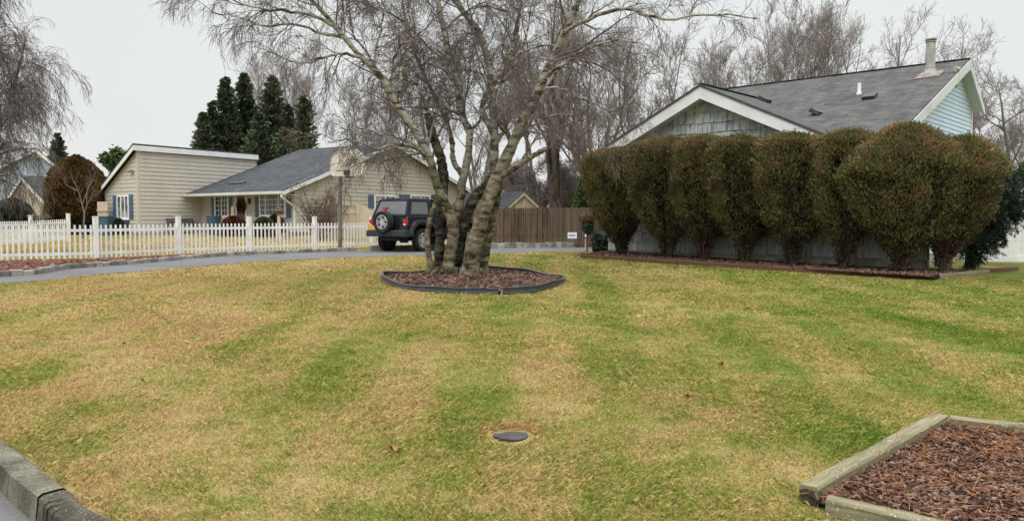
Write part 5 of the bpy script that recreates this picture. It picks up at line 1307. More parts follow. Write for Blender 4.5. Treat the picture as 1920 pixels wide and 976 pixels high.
conifer(573, 180, 58, 44, 'ragged open conifer, rightmost of the group behind the dark roof', 34, group=gc, n=9000, size=.15, layers=13)
conifer(385, 212, 60, 30, 'short dense conifer at the left foot of the dark group', 35, group=gc, n=20000, size=.15)
conifer(402, 190, 61, 26, 'slender dark conifer in front of the leftmost tall one', 36, group=gc, n=15000, size=.15)
conifer(489, 215, 57, 42, 'broad low dark conifer filling the gap between two tall ones', 39, group=gc, n=20000, size=.15)
conifer(543, 196, 60, 30, 'narrow dark conifer between the sharp topped and the ragged one', 40, group=gc, n=15000, size=.15)
conifer(113, 251, 88, 27, 'small distant conifer showing above the blue house', 37, n=9000, size=.24)
conifer(985, 318, 52, 36, 'thin grey green conifer behind the shed', 41, n=4000, size=.17, layers=10)
# the loose green tree at the left of the wing
def roundtree(px, pyc, D, rx, rz, label, seed, mat, n, size, gz=None, cat='tree', name='leafy_tree', trunk=.14):
    g = np.random.default_rng(seed); c = at(px, pyc, D); rx = rx * D / F; rz = rz * D / F; gz = tz(c.x, D) if gz is None else gz
    t = thing(name, label, cat, (c.x, D, gz)); m = 26; a = unit(g.normal(size=(m, 3))); cc = np.array([c.x, D, c.z]) + a * np.array([rx, rx, rz]) * (.35 + .5 * g.random(m))[:, None]
    k = n // m; C = (cc[:, None] + g.normal(size=(m, k, 3)) * np.array([rx, rx, rz]) * .17).reshape(-1, 3); C[:, 2] = np.maximum(C[:, 2], gz + .05)
    crown('crown', t, C, size, g, M[mat]); c_ = MB(); c_.tube([(c.x, D, gz - .2), (c.x + .1, D, (gz + c.z) / 2), (c.x, D, c.z)], [trunk, trunk * .7, trunk * .3], 8); c_.build('trunk', M['bark_far'], t, smooth=True)
    P = np.empty((m, 4, 3)); 
    for q in range(4): P[:, q] = np.array([c.x, D, (gz + c.z * 1.3) / 2.3]) * (1 - q / 3) + cc * q / 3
    V, Fa = tubes(P, np.linspace(trunk * .35, .012, 4)[None].repeat(m, 0), 5); npmesh('branches', V, Fa, M['bark_far'], t, rnd=np.zeros(len(Fa)))
    return t
roundtree(216, 300, 70, 26, 26, 'loose pale green tree rising behind the slanted wing roof', 51, 'leaf_grn', 2600, .17)
# brown domed bush left
def dome(name, px, D, w, pytop, label, seed, mat, n, size, cat='bush', pyb=None, sq=1.0, group=None, inner='inner'):
    g = np.random.default_rng(seed); p = at(px, 414, D); gz = tz(p.x, D); H = at(px, pytop, D).z - gz; Rr = w / 2 * D / F
    t = thing(name, label, cat, (p.x, D, gz), 0, group); h = g.random(n); th = g.random(n) * 2 * np.pi
    pr = np.interp(h, [0, .12, .35, .6, .8, .92, 1], [.72, .92, 1.0, .9, .68, .42, .03]) if sq == 1 else np.sqrt(np.maximum(0, 1 - h ** 2.2))
    dp = np.where(g.random(n) < .75, 1 - .08 * np.abs(g.normal(size=n)), np.sqrt(g.random(n)))
    P = np.stack([np.cos(th), np.sin(th), h * 2], 1); lump = blob_noise(P, 2.6, seed); r = Rr * pr * dp * (1 + .10 * lump)
    C = np.stack([p.x + r * np.cos(th), D + r * np.sin(th), gz + h * H * (1 + .015 * lump)], 1)
    nn = np.stack([np.cos(th), np.sin(th), .7 * np.ones(n)], 1)
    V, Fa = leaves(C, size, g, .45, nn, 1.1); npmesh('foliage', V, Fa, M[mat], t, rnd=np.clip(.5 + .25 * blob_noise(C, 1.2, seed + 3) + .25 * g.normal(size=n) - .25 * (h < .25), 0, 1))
    m = n // 5; h = g.random(m) * .9; th = g.random(m) * 2 * np.pi; pr = np.interp(h, [0, .35, .6, .9], [.7, .9, .8, .3]); r = Rr * .8 * pr * np.sqrt(g.random(m))
    V, Fa = leaves(np.stack([p.x + r * np.cos(th), D + r * np.sin(th), gz + h * H * .96], 1), size * 2.2, g); npmesh('inner_growth', V, Fa, M[inner], t, rnd=g.random(m))
    return t
dome('domed_bush', 146, 42, 118, 292, 'large rust brown domed arborvitae standing left of the beige wing', 61, 'leaf_rust', 26000, .075)
dome('maroon_bush', 438, 38.6, 56, 405, 'low maroon leaved bush under the left porch window', 62, 'leaf_mar', 5000, .05, sq=0)
dome('green_bush', 494, 38.0, 52, 407, 'low spreading green juniper under the large porch window', 63, 'leaf_grn', 5000, .05, sq=0)
dome('dark_bush', 516, 38.9, 34, 401, 'small dark green bush behind the green juniper', 64, 'leaf_con', 2600, .05, sq=0)
dome('window_box_plant', 222, 40.1, 26, 409, 'dark green plant hanging over the blue window box', 67, 'leaf_con', 900, .06, cat='plant', sq=0)
dome('dark_evergreen', 25, 50, 80, 372, 'dark green evergreen mass at the left edge before the stone house', 68, 'leaf_pine', 7000, .10, cat='shrub')
# reddish loose bush by the stone house, right hand greens by the driveway
dome('rounded_evergreen', 1099, 33.4, 54, 326, 'green rounded evergreen rising behind the stockade fence beside the hedge', 65, 'leaf_grn', 16000, .06, cat='shrub')
tp_ = at(1101, 441, 25.6); gzt = tz(tp_.x, 25.6); to = thing('ball_topiary', 'small brown topped ball topiary on a thin stem at the left end of the hedge', 'topiary', (tp_.x, 25.6, gzt))
g = np.random.default_rng(66); bc = at(1101, 408, 25.6); d = unit(g.normal(size=(2600, 3))); C = np.array(bc) + d * np.array([.26, .26, .20]) * (.8 + .25 * g.random(2600))[:, None]
crown('foliage', to, C, .03, g, M['leaf_tan']); d = unit(g.normal(size=(1800, 3))); C = np.array([bc.x + .03, bc.y, bc.z - .30]) + d * np.array([.22, .22, .24]) * g.random(1800)[:, None] ** .4
crown('lower_foliage', to, C, .035, g, M['leaf_con']); c_ = MB(); c_.tube([(bc.x, bc.y, gzt - .1), (bc.x, bc.y, bc.z)], .022, 6); c_.build('stem', M['bark_dark'], to)
def ivy(name, px0, px1, D, pyt, label, seed, mat, n, size):
    g = np.random.default_rng(seed); a = at(px0, pyt, D); b = at(px1, pyt, D); gz = tz((a.x + b.x) / 2, D); t = thing(name, label, 'shrub', ((a.x + b.x) / 2, D, gz))
    x = a.x + (b.x - a.x) * g.random(n); z = gz + (a.z - gz) * g.random(n) ** .8 * (1 - .25 * np.abs(np.sin(x * 5))); C = np.stack([x, D + .25 * g.normal(size=n), z], 1); crown('foliage', t, C, size, g, M[mat]); return t
ivy('dark_shrub', 1112, 1150, 24.3, 432, 'low dark green shrub filling the corner right of the banner', 71, 'leaf_pine', 5000, .045)

# dark pine boughs right of the hedge
def pine_boughs():
    g = np.random.default_rng(77); base = ground(1858, 503); base = Vector((at(1822, 414, 17.6).x, 17.6, 0)); base.z = tz(base.x, base.y)
    t = thing('dark_pine', 'dark drooping pine spreading past the right end of the hedge', 'tree', base)
    tips = [(1812, 470), (1830, 478), (1850, 470), (1870, 458), (1885, 440), (1905, 412), (1925, 395), (1940, 385), (1935, 380), (1930, 362), (1945, 345), (1918, 348), (1900, 365), (1950, 380), (1885, 395), (1905, 405), (1875, 425), (1845, 455), (1890, 345), (1915, 335), (1825, 488), (1862, 440), (1950, 370), (1915, 380), (1890, 420), (1838, 430), (1868, 385), (1882, 318), (1856, 350)]
    P = []; n = 0
    for i, (px, py) in enumerate(tips):
        tip = at(px, py, 17.6 + g.uniform(-1.3, .9)); st = Vector((base.x, base.y, base.z + .15 + max(0, (tip.z - base.z)) * .55)); P.append([np.array(st.lerp(tip, k / 5) + UP * (.22 * math.sin(k / 5 * math.pi))) for k in range(6)])
    P = np.array(P); Rr = np.linspace(.035, .007, 6)[None].repeat(len(P), 0)
    V, Fa = tubes(P, Rr, 5); npmesh('boughs', V, Fa, M['bark_dark'], t, rnd=np.zeros(len(Fa)))
    Q, Rq = spawn(g, P, Rr, 26, 4, .42, .75, .25, 1, .12, .25, .4, .003, .6)
    V, Fa = tubes(Q, Rq, 3); npmesh('twigs', V, Fa, M['bark_dark'], t, rnd=np.zeros(len(Fa)))
    nq = len(Q); m = 46; ar = np.repeat(np.arange(nq), m); u = g.random(nq * m) * 2.99; i = u.astype(int); f = (u - i)[:, None]; C = Q[ar, i] * (1 - f) + Q[ar, i + 1] * f
    d = unit(unit(Q[ar, 3] - Q[ar, 0]) + .9 * g.normal(size=(nq * m, 3))); C = C + d * .04
    V, Fa = leaves(C, .045, g, .16, d, .2); npmesh('needles', V, Fa, M['leaf_pine'], t, rnd=g.random(len(Fa)))
    c_ = MB(); c_.tube([base - UP * .2, base + UP * 1.2, base + UP * 2.9], [.13, .10, .03], 8); c_.build('trunk', M['bark_dark'], t, smooth=True)
pine_boughs()
dome('olive_bush', 1930, 30, 70, 292, 'olive brown bush far back at the right edge above the dark pine', 69, 'leaf_grn', 7000, .07)

# ================================================================== BARE TREES
def build_levels(t, levels, mats, names, sides):
    for (P, Rr), m, nm, s in zip(levels, mats, names, sides):
        V, Fa = tubes(P, Rr, s); npmesh(nm, V, Fa, m, t, rnd=np.full(len(Fa), .5), smooth=s > 4)
def stem(pts, n=8):
    c = catmull(pts, n); return c
def bare_tree(px, D, H_py, label, seed, mat_b='bark_far', mat_t='twig_red', r0=.16, lean=0., nstem=3, counts=(9, 7, 6, 5), group=None, upright=.45, spread=.8, fork=.25, Ls=(.36, .42, .5, .5), rmin=.008, gz=None, name='bare_tree', trunkname='trunk'):
    g = np.random.default_rng(seed); p = at(px, 414, D); gz = tz(p.x, min(D, 60)) if gz is None else gz; H = at(px, H_py, D).z - gz
    t = thing(name, label, 'tree', (p.x, D, gz), 0, group)
    K = 9; P = np.empty((nstem, K, 3)); Rr = np.empty((nstem, K))
    for s in range(nstem):
        a = 2 * np.pi * s / nstem + g.random() * 1.5; sp = spread * H * .22 * (.5 + .8 * g.random()) * (nstem > 1)
        for k in range(K):
            h = k / (K - 1); bend = max(0, (h - fork)) / (1 - fork) if nstem > 1 else h
            P[s, k] = [p.x + lean * h * H + math.cos(a) * sp * bend ** .9 + g.normal() * .012 * H * (k > 0), D + math.sin(a) * sp * bend ** .9 + g.normal() * .012 * H * (k > 0), gz - .1 + h * H * (.86 + .12 * g.random() * (k == K - 1))]
            Rr[s, k] = r0 * (1 - h) ** .9 * (1 if h <= fork else (.78 if nstem > 1 else 1)) + .012
    L1 = spawn(g, P, Rr, counts[0], 7, H * Ls[0], spread * .62, max(.28, fork), .97, .13, -.25, .55, .016, .25, upright, .55)
    L2 = spawn(g, *L1, counts[1], 5, H * Ls[0] * Ls[1], .62, .12, 1, .16, -.15, .55, .011, .35, upright * .5)
    L3 = spawn(g, *L2, counts[2], 4, H * Ls[0] * Ls[1] * Ls[2], .6, .1, 1, .2, -.1, .6, rmin, .5, upright * .35)
    lv = [(P, Rr), L1, L2, L3]; ms = [M[mat_b], M[mat_b], M[mat_t], M[mat_t]]; nm = [trunkname, 'limbs', 'branches', 'twigs']; sd = [8, 6, 4, 3]
    if counts[3]:
        L4 = spawn(g, *L3, counts[3], 3, H * Ls[0] * Ls[1] * Ls[2] * Ls[3], .6, .1, 1, .22, -.08, .7, rmin * .8, .6, upright * .3); lv.append(L4); ms.append(M[mat_t]); nm.append('fine_twigs'); sd.append(3)
    build_levels(t, lv, ms, nm, sd); return t
gb = 'bare trees behind the houses'
bare_tree(1037, 37, -60, 'stout bare tree with a thick dark trunk behind the stockade fence', 201, 'bark_dark', 'twig_red', .25, -.01, 3, (8, 6, 6, 4), gb, .35, .9, .22, rmin=.010)
bare_tree(1010, 44, 40, 'bare tree with slim grey trunks just left of the thick trunked one', 202, 'bark_far', 'twig_red', .16, .02, 4, (7, 6, 6, 3), gb, .5, .7, .1, rmin=.011)
bare_tree(1120, 36, 45, 'bare spreading tree behind the end of the driveway, left of the gable', 203, 'bark_far', 'twig_red', .15, .03, 5, (7, 6, 6, 3), gb, .4, 1.15, .08, rmin=.010)
bare_tree(1215, 40, 60, 'reddish bare tree rising behind the left slope of the shingled gable', 204, 'bark_far', 'twig_red', .13, .0, 4, (7, 6, 6, 4), gb, .5, .9, .12, rmin=.011)
bare_tree(1320, 42, 85, 'fine reddish bare tree showing straight above the gable peak', 205, 'bark_far', 'twig_red', .12, .02, 4, (7, 6, 6, 4), gb, .5, .9, .12, rmin=.010)
bare_tree(1400, 46, 75, 'fine bare tree above the left end of the main grey roof', 206, 'bark_far', 'twig_red', .12, .0, 3, (8, 7, 6, 4), gb, .6, .7, .15, rmin=.011)
bare_tree(1525, 50, 32, 'upright bare tree with many straight stems above the middle of the grey roof', 207, 'bark_far', 'twig_red', .12, .0, 8, (8, 7, 5, 3), gb, .95, .62, .05, rmin=.012)
bare_tree(1470, 48, 60, 'thin upright bare tree left of the many stemmed one above the grey roof', 218, 'bark_far', 'twig_red', .10, .0, 4, (7, 7, 5, 3), gb, .85, .5, .1, rmin=.011)
bare_tree(1715, 34, 20, 'open crooked bare tree behind the roof ridge left of the flue pipe', 208, 'bark_far', 'twig_red', .15, .02, 5, (7, 6, 5, 3), gb, .25, 1.35, .18, rmin=.0085)
bare_tree(1905, 34, 110, 'bare tree arching in at the right edge beyond the blue gable', 209, 'bark_far', 'twig_red', .17, -.02, 4, (9, 7, 6, 4), gb, .1, 1.35, .15, rmin=.009)
bare_tree(1840, 38, 180, 'low bare tree with fine twigs at the right behind the blue gable wall', 210, 'bark_far', 'twig_red', .12, .0, 4, (9, 7, 6, 4), gb, .3, 1.1, .1, rmin=.009)
bare_tree(690, 56, 165, 'pale bare tree behind the beige house ridge, left of the birch', 211, 'bark_far', 'twig_red', .13, .0, 5, (7, 6, 5, 4), gb, .5, .95, .1, rmin=.013)
bare_tree(790, 50, 120, 'bare tree behind the right slope of the beige house gable', 212, 'bark_far', 'twig_red', .14, .0, 4, (7, 6, 5, 4), gb, .45, 1.0, .12, rmin=.012)
bare_tree(900, 48, 60, 'tall bare tree behind the birch, left of the shed', 213, 'bark_far', 'twig_red', .15, .0, 4, (7, 6, 5, 4), gb, .45, .9, .12, rmin=.012)
bare_tree(568, 68, 110, 'faint slender bare tree rising above the ragged conifer', 214, 'bark_far', 'twig_red', .10, .0, 5, (8, 6, 5, 3), gb, .9, .42, .1, rmin=.014)
bare_tree(505, 72, 118, 'faint slender bare tree top behind the sharp topped conifer', 215, 'bark_far', 'twig_red', .10, .0, 4, (8, 6, 5, 3), gb, .9, .4, .1, rmin=.014)
bare_tree(80, 40.5, 395, 'leafless shrub with reddish twigs beside the stone house', 217, 'bark_dark', 'twig_red', .06, .0, 5, (8, 6, 5, 0), None, .0, 1.7, .02, rmin=.008, name='bare_bush')

gw = 'brush behind the stockade fence'
bare_tree(1075, 39, 288, 'low tangled bare brush behind the right end of the stockade fence', 221, 'bark_far', 'twig_red', .07, .0, 6, (9, 8, 6, 4), gw, .1, 1.6, .03, rmin=.009, name='bare_brush')
bare_tree(1005, 40, 300, 'low tangled bare brush right behind the shed gable', 222, 'bark_far', 'twig_red', .07, .0, 6, (9, 8, 6, 4), gw, .1, 1.6, .03, rmin=.009, name='bare_brush')
bare_tree(940, 43, 292, 'low tangled bare brush behind the dark shed roof', 223, 'bark_far', 'twig_red', .07, .0, 6, (9, 7, 6, 4), gw, .1, 1.6, .03, rmin=.010, name='bare_brush')
conifer(1062, 330, 47, 34, 'loose dark green conifer low behind the stockade fence', 224, n=5000, size=.14, layers=9)

# bare sapling in front of the domed bush
def limb_tree(name, label, cat, base, paths, D, group=None, mat='birch', twigm='twig', dtw=None, rmin=.004, counts=(6, 6), L=(.6, .35), seed=0, up=.2, grav=.0):
    g = np.random.default_rng(seed); t = thing(name, label, cat, base, 0, group); Ps = []; Rs = []
    for pts, r0, r1 in paths:
        W_ = [at(px, py, D + (q[0] if q else 0)) for px, py, *q in pts]; c = catmull(W_, 5); K = 12
        idx_ = np.linspace(0, len(c) - 1, K); P = np.array([list(c[int(i)].lerp(c[min(int(i) + 1, len(c) - 1)], i - int(i))) for i in idx_]); Ps.append(P); Rs.append(np.linspace(r0, r1, K))
    P = np.array(Ps); Rr = np.array(Rs); lv = [(P, Rr)]
    L1 = spawn(g, P, Rr, counts[0], 5, L[0], .8, .4, 1, .15, grav, .6, rmin * 1.4, .4, up); L2 = spawn(g, *L1, counts[1], 4, L[1], .7, .15, 1, .2, grav, .6, rmin, .6, up)
    build_levels(t, [lv[0], L1, L2], [M[mat], M[twigm], M[twigm]], ['trunk', 'branches', 'twigs'], [7, 4, 3]); return t
D_ = 36.0; b_ = Vector((at(157, 414, D_).x, D_, tz(at(157, 414, D_).x, D_)))
limb_tree('sapling', 'small bare forked sapling standing in front of the rust brown domed bush', 'tree', b_, [([(157, 446), (157, 420), (158, 400), (153, 380), (146, 355), (136, 335)], .05, .012), ([(157, 405), (163, 385), (172, 370), (190, 358)], .032, .01), ([(154, 385), (165, 355), (178, 330)], .03, .01), ([(146, 358), (130, 350), (122, 345)], .03, .01), ([(163, 385), (163, 360), (166, 345)], .03, .01)], D_, mat='bark_far', twigm='bark_far', rmin=.008, counts=(4, 4), L=(.7, .4), seed=5, up=.5)
# bare bush in front of the gable
g = np.random.default_rng(88); D_ = 35.4; bb_ = potpos(600, D_); t = thing('bare_bush', 'large leafless bush with a few dry leaves against the beige gable wall', 'bush', bb_)
P = np.empty((34, 6, 3)); a = g.random(34) * 2 * np.pi; sp = .25 + 1.1 * g.random(34); hh = 1.3 + 1.3 * g.random(34)
for k in range(6):
    f = k / 5; P[:, k] = np.stack([bb_.x + .15 * np.cos(a) + sp * np.cos(a) * f ** 1.2, bb_.y + .15 * np.sin(a) + sp * np.sin(a) * f ** 1.2 * .8, bb_.z + hh * f], 1) + .03 * g.normal(size=(34, 3)) * (k > 0)
Rr = np.linspace(.022, .008, 6)[None].repeat(34, 0); L1 = spawn(g, P, Rr, 9, 4, .65, .7, .2, 1, .15, -.1, .6, .006, .5, .2); L2 = spawn(g, *L1, 6, 3, .3, .7, .2, 1, .2, 0, .6, .005, .6, .1)
build_levels(t, [(P, Rr), L1, L2], [M['bark_far']] * 3, ['stems', 'branches', 'twigs'], [5, 4, 3])
C = L2[0][g.integers(0, len(L2[0]), 900), 2]; C = C[(g.random(900) < .8)]; crown('dry_leaves', t, C, .05, g, M['leaf_tan'])

# big weeping tree at the left edge
def weeping_tree():
    g = np.random.default_rng(91); D = 24.0; b = potpos(-70, D); t = thing('weeping_birch', 'large weeping birch with dense hanging purple grey twigs at the left edge', 'tree', b)
    P = []; Rs = []
    top = at(-60, -160, D).z
    for s, (dx, dy, f) in enumerate([(0, 0, 1), (.9, -.4, .86), (-.9, .5, .9), (.5, .9, .8), (1.4, .3, .66), (-.4, -1, .8)]):
        P.append([[b.x + dx * (k / 9) ** 1.1 * 1.3 + g.normal() * .05 * (k > 0), b.y + dy * (k / 9) * 1.3 + g.normal() * .05 * (k > 0), b.z - .1 + (top - b.z) * f * k / 9] for k in range(10)]); Rs.append(np.linspace(.17 if s == 0 else .11, .02, 10))
    P = np.array(P); Rr = np.array(Rs)
    L1 = spawn(g, P, Rr, 15, 8, 2.3, .75, .30, 1, .1, .32, .42, .016, .25, .25, .35)
    L2 = spawn(g, *L1, 9, 7, 1.15, .7, .15, 1, .12, .5, .5, .008, .4, .0, .2)
    L3 = spawn(g, *L2, 6, 6, .75, .5, .1, 1, .12, .75, .6, .0055, .6, -.1, .2)
    L4 = spawn(g, *L3, 4, 4, .34, .6, .1, 1, .15, .5, .7, .0045, .7, -.1)
    build_levels(t, [(P, Rr), L1, L2, L3, L4], [M['bark_dark'], M['bark_dark'], M['twig'], M['twig'], M['twig']], ['trunk', 'limbs', 'branches', 'twigs', 'fine_twigs'], [9, 6, 4, 3, 3])
weeping_tree()

# ------------------------------------------------------------------ the birch clump
M['char'] = mat_birch('charred_birch_bark', (.14, .12, .085), (.02, .018, .015), (.007, .007, .007))
def birch():
    g = np.random.default_rng(123); D0 = 16.3; b = Vector((*gp(855, 517), 0)); b = Vector((at(855, 414, D0).x, D0, 0)); b.z = tz(b.x, b.y)
    t = thing('birch_tree', 'many stemmed birch with peeling grey bark spreading over the mulch bed', 'tree', b)
    # (px, py, depth offset), radii in metres at the listed points
    S_ = {
     'A': ([(812, 519, -.1), (806, 490, -.15), (802, 466, -.2), (802, 435, -.2), (808, 405, -.15), (817, 378, -.1), (822, 350, 0), (818, 322, .1), (806, 300, .3)], [.10, .075, .068, .065, .06, .055, .05, .04, .03], 'birch'),
     'B': ([(842, 520, -.3), (842, 490, -.3), (850, 440, -.3), (847, 412, -.35), (834, 380, -.35), (819, 345, -.4), (809, 307, -.5), (788, 262, -.6), (766, 228, -.7), (739, 187, -.8), (715, 144, -.9), (678, 108, -1.0), (647, 71, -1.1), (610, 28, -1.2), (575, -10, -1.4), (530, -60, -1.6), (480, -110, -1.8)], [.20, .17, .165, .16, .135, .12, .11, .10, .092, .085, .08, .072, .066, .058, .05, .035, .015], 'birch'),
     'C': ([(824, 520, .1), (824, 480, .1), (826, 430, .1), (829, 380, .15), (832, 335, .2), (826, 295, .25), (812, 255, .3), (801, 212, .35)], [.17, .15, .145, .14, .15, .14, .13, .09], 'birch_dark'),
     'D': ([(848, 420, -.1), (862, 385, -.05), (868, 335, 0), (878, 290, .05), (880, 245, .1), (866, 216, .15), (857, 168, .2), (843, 118, .3), (832, 55, .4), (820, 0, .5), (808, -60, .6), (800, -130, .7), (797, -190, .8)], [.11, .10, .095, .09, .085, .08, .075, .072, .07, .06, .05, .035, .015], 'birch'),
     'E': ([(928, 345, .1), (926, 300, .2), (928, 255, .3), (925, 215, .4), (922, 160, .5), (915, 110, .6), (898, 62, .7), (868, 20, .8), (840, -20, .9), (815, -75, 1.0), (800, -150, 1.1)], [.12, .105, .10, .095, .09, .085, .078, .07, .06, .045, .02], 'birch'),
     'F': ([(878, 519, -.35), (886, 470, -.4), (902, 412, -.45), (919, 366, -.45), (937, 322, -.5), (955, 284, -.55), (975, 240, -.6), (1000, 190, -.7), (1020, 144, -.75), (1043, 98, -.8), (1063, 55, -.9), (1080, 14, -1.0), (1093, -30, -1.1), (1105, -90, -1.2), (1112, -160, -1.3)], [.27, .225, .215, .20, .175, .155, .135, .125, .112, .10, .088, .075, .06, .04, .018], 'birch'),
     'J': ([(903, 517, .2), (909, 475, .12), (919, 425, .0), (930, 375, -.2), (937, 345, -.45)], [.20, .17, .155, .14, .09], 'birch'),
     'G': ([(864, 519, .15), (862, 480, .15), (867, 425, .15), (886, 378, .1), (906, 352, .1), (920, 334, .1)], [.15, .14, .14, .13, .12, .07], 'char'),
     'H': ([(935, 330, -.5), (952, 322, -.6), (975, 308, -.8), (1003, 290, -1.0), (1030, 275, -1.2)], [.10, .075, .062, .055, .045], 'birch'),
     'I': ([(925, 250, .3), (905, 200, .9), (935, 140, 1.3), (965, 80, 1.6), (975, 10, 1.9), (985, -80, 2.2)], [.085, .08, .072, .06, .045, .02], 'birch'),
     'T': ([(868, 330, 0), (850, 300, .6), (845, 250, 1.1), (820, 190, 1.5), (790, 130, 1.8), (765, 60, 2.1), (750, -20, 2.4)], [.07, .065, .058, .05, .042, .034, .02], 'birch'),
    }
    limbs = [([(1044, 98, -.8), (1052, 70, -.9), (1078, 47, -1.2), (1120, 30, -1.4), (1160, 18, -1.5), (1200, 24, -1.6), (1245, 36, -1.7), (1300, 30, -1.8), (1360, 28, -1.9), (1420, 34, -2.0)], .050, .012),
             ([(1000, 189, -.7), (1020, 168, -.5), (1060, 115, -.2), (1100, 113, 0), (1135, 130, .2), (1165, 152, .4)], .034, .010),
             ([(1020, 142, -.75), (1058, 120, -1.1), (1100, 90, -1.5), (1160, 75, -1.8), (1220, 85, -2)], .034, .010),
             ([(1010, 168, -.7), (1050, 166, -.9), (1092, 185, -1.1), (1130, 205, -1.2), (1160, 235, -1.3)], .026, .008),
             ([(678, 108, -1.0), (640, 100, -1.3), (600, 110, -1.5), (560, 118, -1.8), (520, 105, -2)], .034, .010),
             ([(630, 50, -1.1), (590, 30, -1.4), (540, 20, -1.7), (480, 15, -2.0), (420, -5, -2.2), (350, -12, -2.4)], .036, .010),
             ([(647, 71, -1.1), (600, 62, -1.3), (550, 45, -1.6), (500, 50, -1.9), (440, 30, -2.1), (400, 25, -2.2)], .03, .009),
             ([(700, 128, -.9), (706, 90, -.8), (716, 50, -.7), (722, 0, -.5), (726, -60, -.3)], .030, .010),
             ([(714, 144, -.9), (690, 100, -.4), (660, 60, 0), (655, 10, .4), (640, -40, .8)], .03, .010),
             ([(739, 187, -.8), (752, 160, -.8), (752, 110, -.7), (772, 70, -.6), (765, 10, -.6), (770, -60, -.5)], .036, .010),
             ([(730, 170, -.8), (735, 130, -1.1), (748, 90, -1.4), (790, 60, -1.6), (830, 20, -1.8)], .028, .009),
             ([(806, 300, -.5), (780, 278, -.8), (745, 270, -1.1), (710, 278, -1.4), (680, 268, -1.6), (645, 262, -1.8), (615, 268, -2.0)], .042, .010),
             ([(797, 285, -.5), (770, 290, -.3), (735, 297, -.1), (712, 305, .1), (690, 300, .3), (668, 318, .5)], .030, .008),
             ([(812, 315, -.5), (790, 282, -.2), (760, 262, .1), (720, 255, .4), (672, 240, .6), (640, 250, .8)], .030, .008),
             ([(843, 118, .3), (800, 85, .2), (770, 55, .0), (740, 30, -.2), (690, 10, -.4), (640, -10, -.6)], .032, .009),
             ([(832, 60, .4), (860, 30, .3), (900, 12, .2), (950, 20, .0), (1000, 10, -.2)], .028, .009),
             ([(857, 168, .2), (830, 130, .4), (800, 120, .6), (770, 130, .8), (730, 150, 1)], .028, .009),
             ([(880, 250, .1), (905, 215, .0), (930, 170, -.2), (960, 130, -.4), (985, 70, -.6), (1000, 0, -.8)], .034, .010),
             ([(922, 160, .5), (950, 120, .6), (985, 95, .7), (1030, 85, .8), (1080, 100, .9), (1130, 125, 1)], .032, .009),
             ([(955, 284, -.5), (985, 250, -.2), (1015, 225, 0), (1050, 215, .2), (1085, 222, .4), (1110, 240, .5)], .030, .008),
             ([(802, 215, .35), (790, 180, .5), (775, 150, .6), (750, 120, .7)], .034, .012),
             ([(815, 265, .3), (835, 225, .4), (842, 190, .5), (838, 160, .6)], .03, .010),
             ([(975, 308, -.8), (1000, 262, -.9), (1012, 235, -1), (990, 210, -1.1), (985, 180, -1.1)], .022, .008)]
    Ps = []; Rs = []; K = 22
    for nm, (pts, rad, mt) in S_.items():
        W_ = [at(px, py, D0 + dz) for px, py, dz in pts]; W_[0].z = min(W_[0].z, tz(W_[0].x, W_[0].y) - .05) if pts[0][1] > 500 else W_[0].z
        c = catmull(W_, 6); rc = np.interp(np.linspace(0, len(rad) - 1, len(c)), range(len(rad)), rad)
        ii = np.linspace(0, len(c) - 1, 60); P = np.array([list(c[int(i)].lerp(c[min(int(i) + 1, len(c) - 1)], i - int(i))) for i in ii]); rr = np.interp(ii, range(len(c)), rc) * (.70 if nm in 'BFC' else .60 if nm == 'J' else .84)
        # knobbly outline
        rr = rr * (1 + .07 * np.sin(np.arange(60) * 1.3 + len(nm)) * g.random(60)); P[:, :2] += (g.normal(size=(60, 2)) * .006)
        V, Fa = tubes(P[None], rr[None], 12); V = V + g.normal(size=V.shape) * .007
        if pts[0][1] > 500:   # root flare
            hgt = np.clip((V[:, 2] - V[:, 2].min()) / .35, 0, 1)[:, None]; c0 = P[0]; V[:, :2] = c0[:2] + (V[:, :2] - c0[:2]) * (1 + .45 * (1 - hgt) ** 2)
        npmesh('trunk', V, Fa, M[mt], t, rnd=np.full(len(Fa), .5), smooth=True)
        if mt == 'birch' and nm not in ('J', 'H', 'A'):
            jj = np.linspace(18 if nm in 'BF' else 12, 59, K).astype(int); Ps.append(P[jj]); Rs.append(rr[jj])
    # roots and knots at the foot
    c_ = MB()
    for k in range(9):
        a = -2.6 + k * .28; q = Vector((b.x - .45 + k * .115, b.y - .35, 0)); e = q + Vector((math.cos(a) * .28, math.sin(a) * .22 - .05, 0)); zq = tz(q.x, q.y); c_.tube([q + UP * (zq + .16), q.lerp(e, .5) + UP * (zq + .08), e + UP * (zq - .01)], [.06, .05, .03], 7)
    c_.build('roots', M['birch_dark'], t, smooth=True)
    Lp = []; Lr = []
    for pts, r0, r1 in limbs:
        c = catmull([at(px, py, D0 + dz) for px, py, dz in pts], 6); ii = np.linspace(0, len(c) - 1, K); P = np.array([list(c[int(i)].lerp(c[min(int(i) + 1, len(c) - 1)], i - int(i))) for i in ii])
        P[1:] += g.normal(size=(K - 1, 3)) * .012; Lp.append(P); Lr.append(np.linspace(r0, r1, K))
    LP, LR = np.array(Lp), np.array(Lr); V, Fa = tubes(LP, LR, 7); npmesh('limbs', V, Fa, M['birch'], t, rnd=np.full(len(Fa), .5), smooth=True)
    SP, SR_ = np.array(Ps), np.array(Rs)
    A1 = spawn(g, SP, SR_, 20, 9, 1.75, .78, .1, 1, .13, .05, .36, .012, .22, .35, .25)
    A2 = spawn(g, LP, LR, 10, 8, .95, .75, .15, 1, .15, .12, .5, .008, .3, .15, .2)
    B1 = spawn(g, *A1, 8, 7, .8, .72, .12, 1, .16, .22, .5, .0055, .35, .1)
    B2 = spawn(g, *A2, 6, 6, .5, .7, .12, 1, .17, .35, .5, .0048, .4, .0)
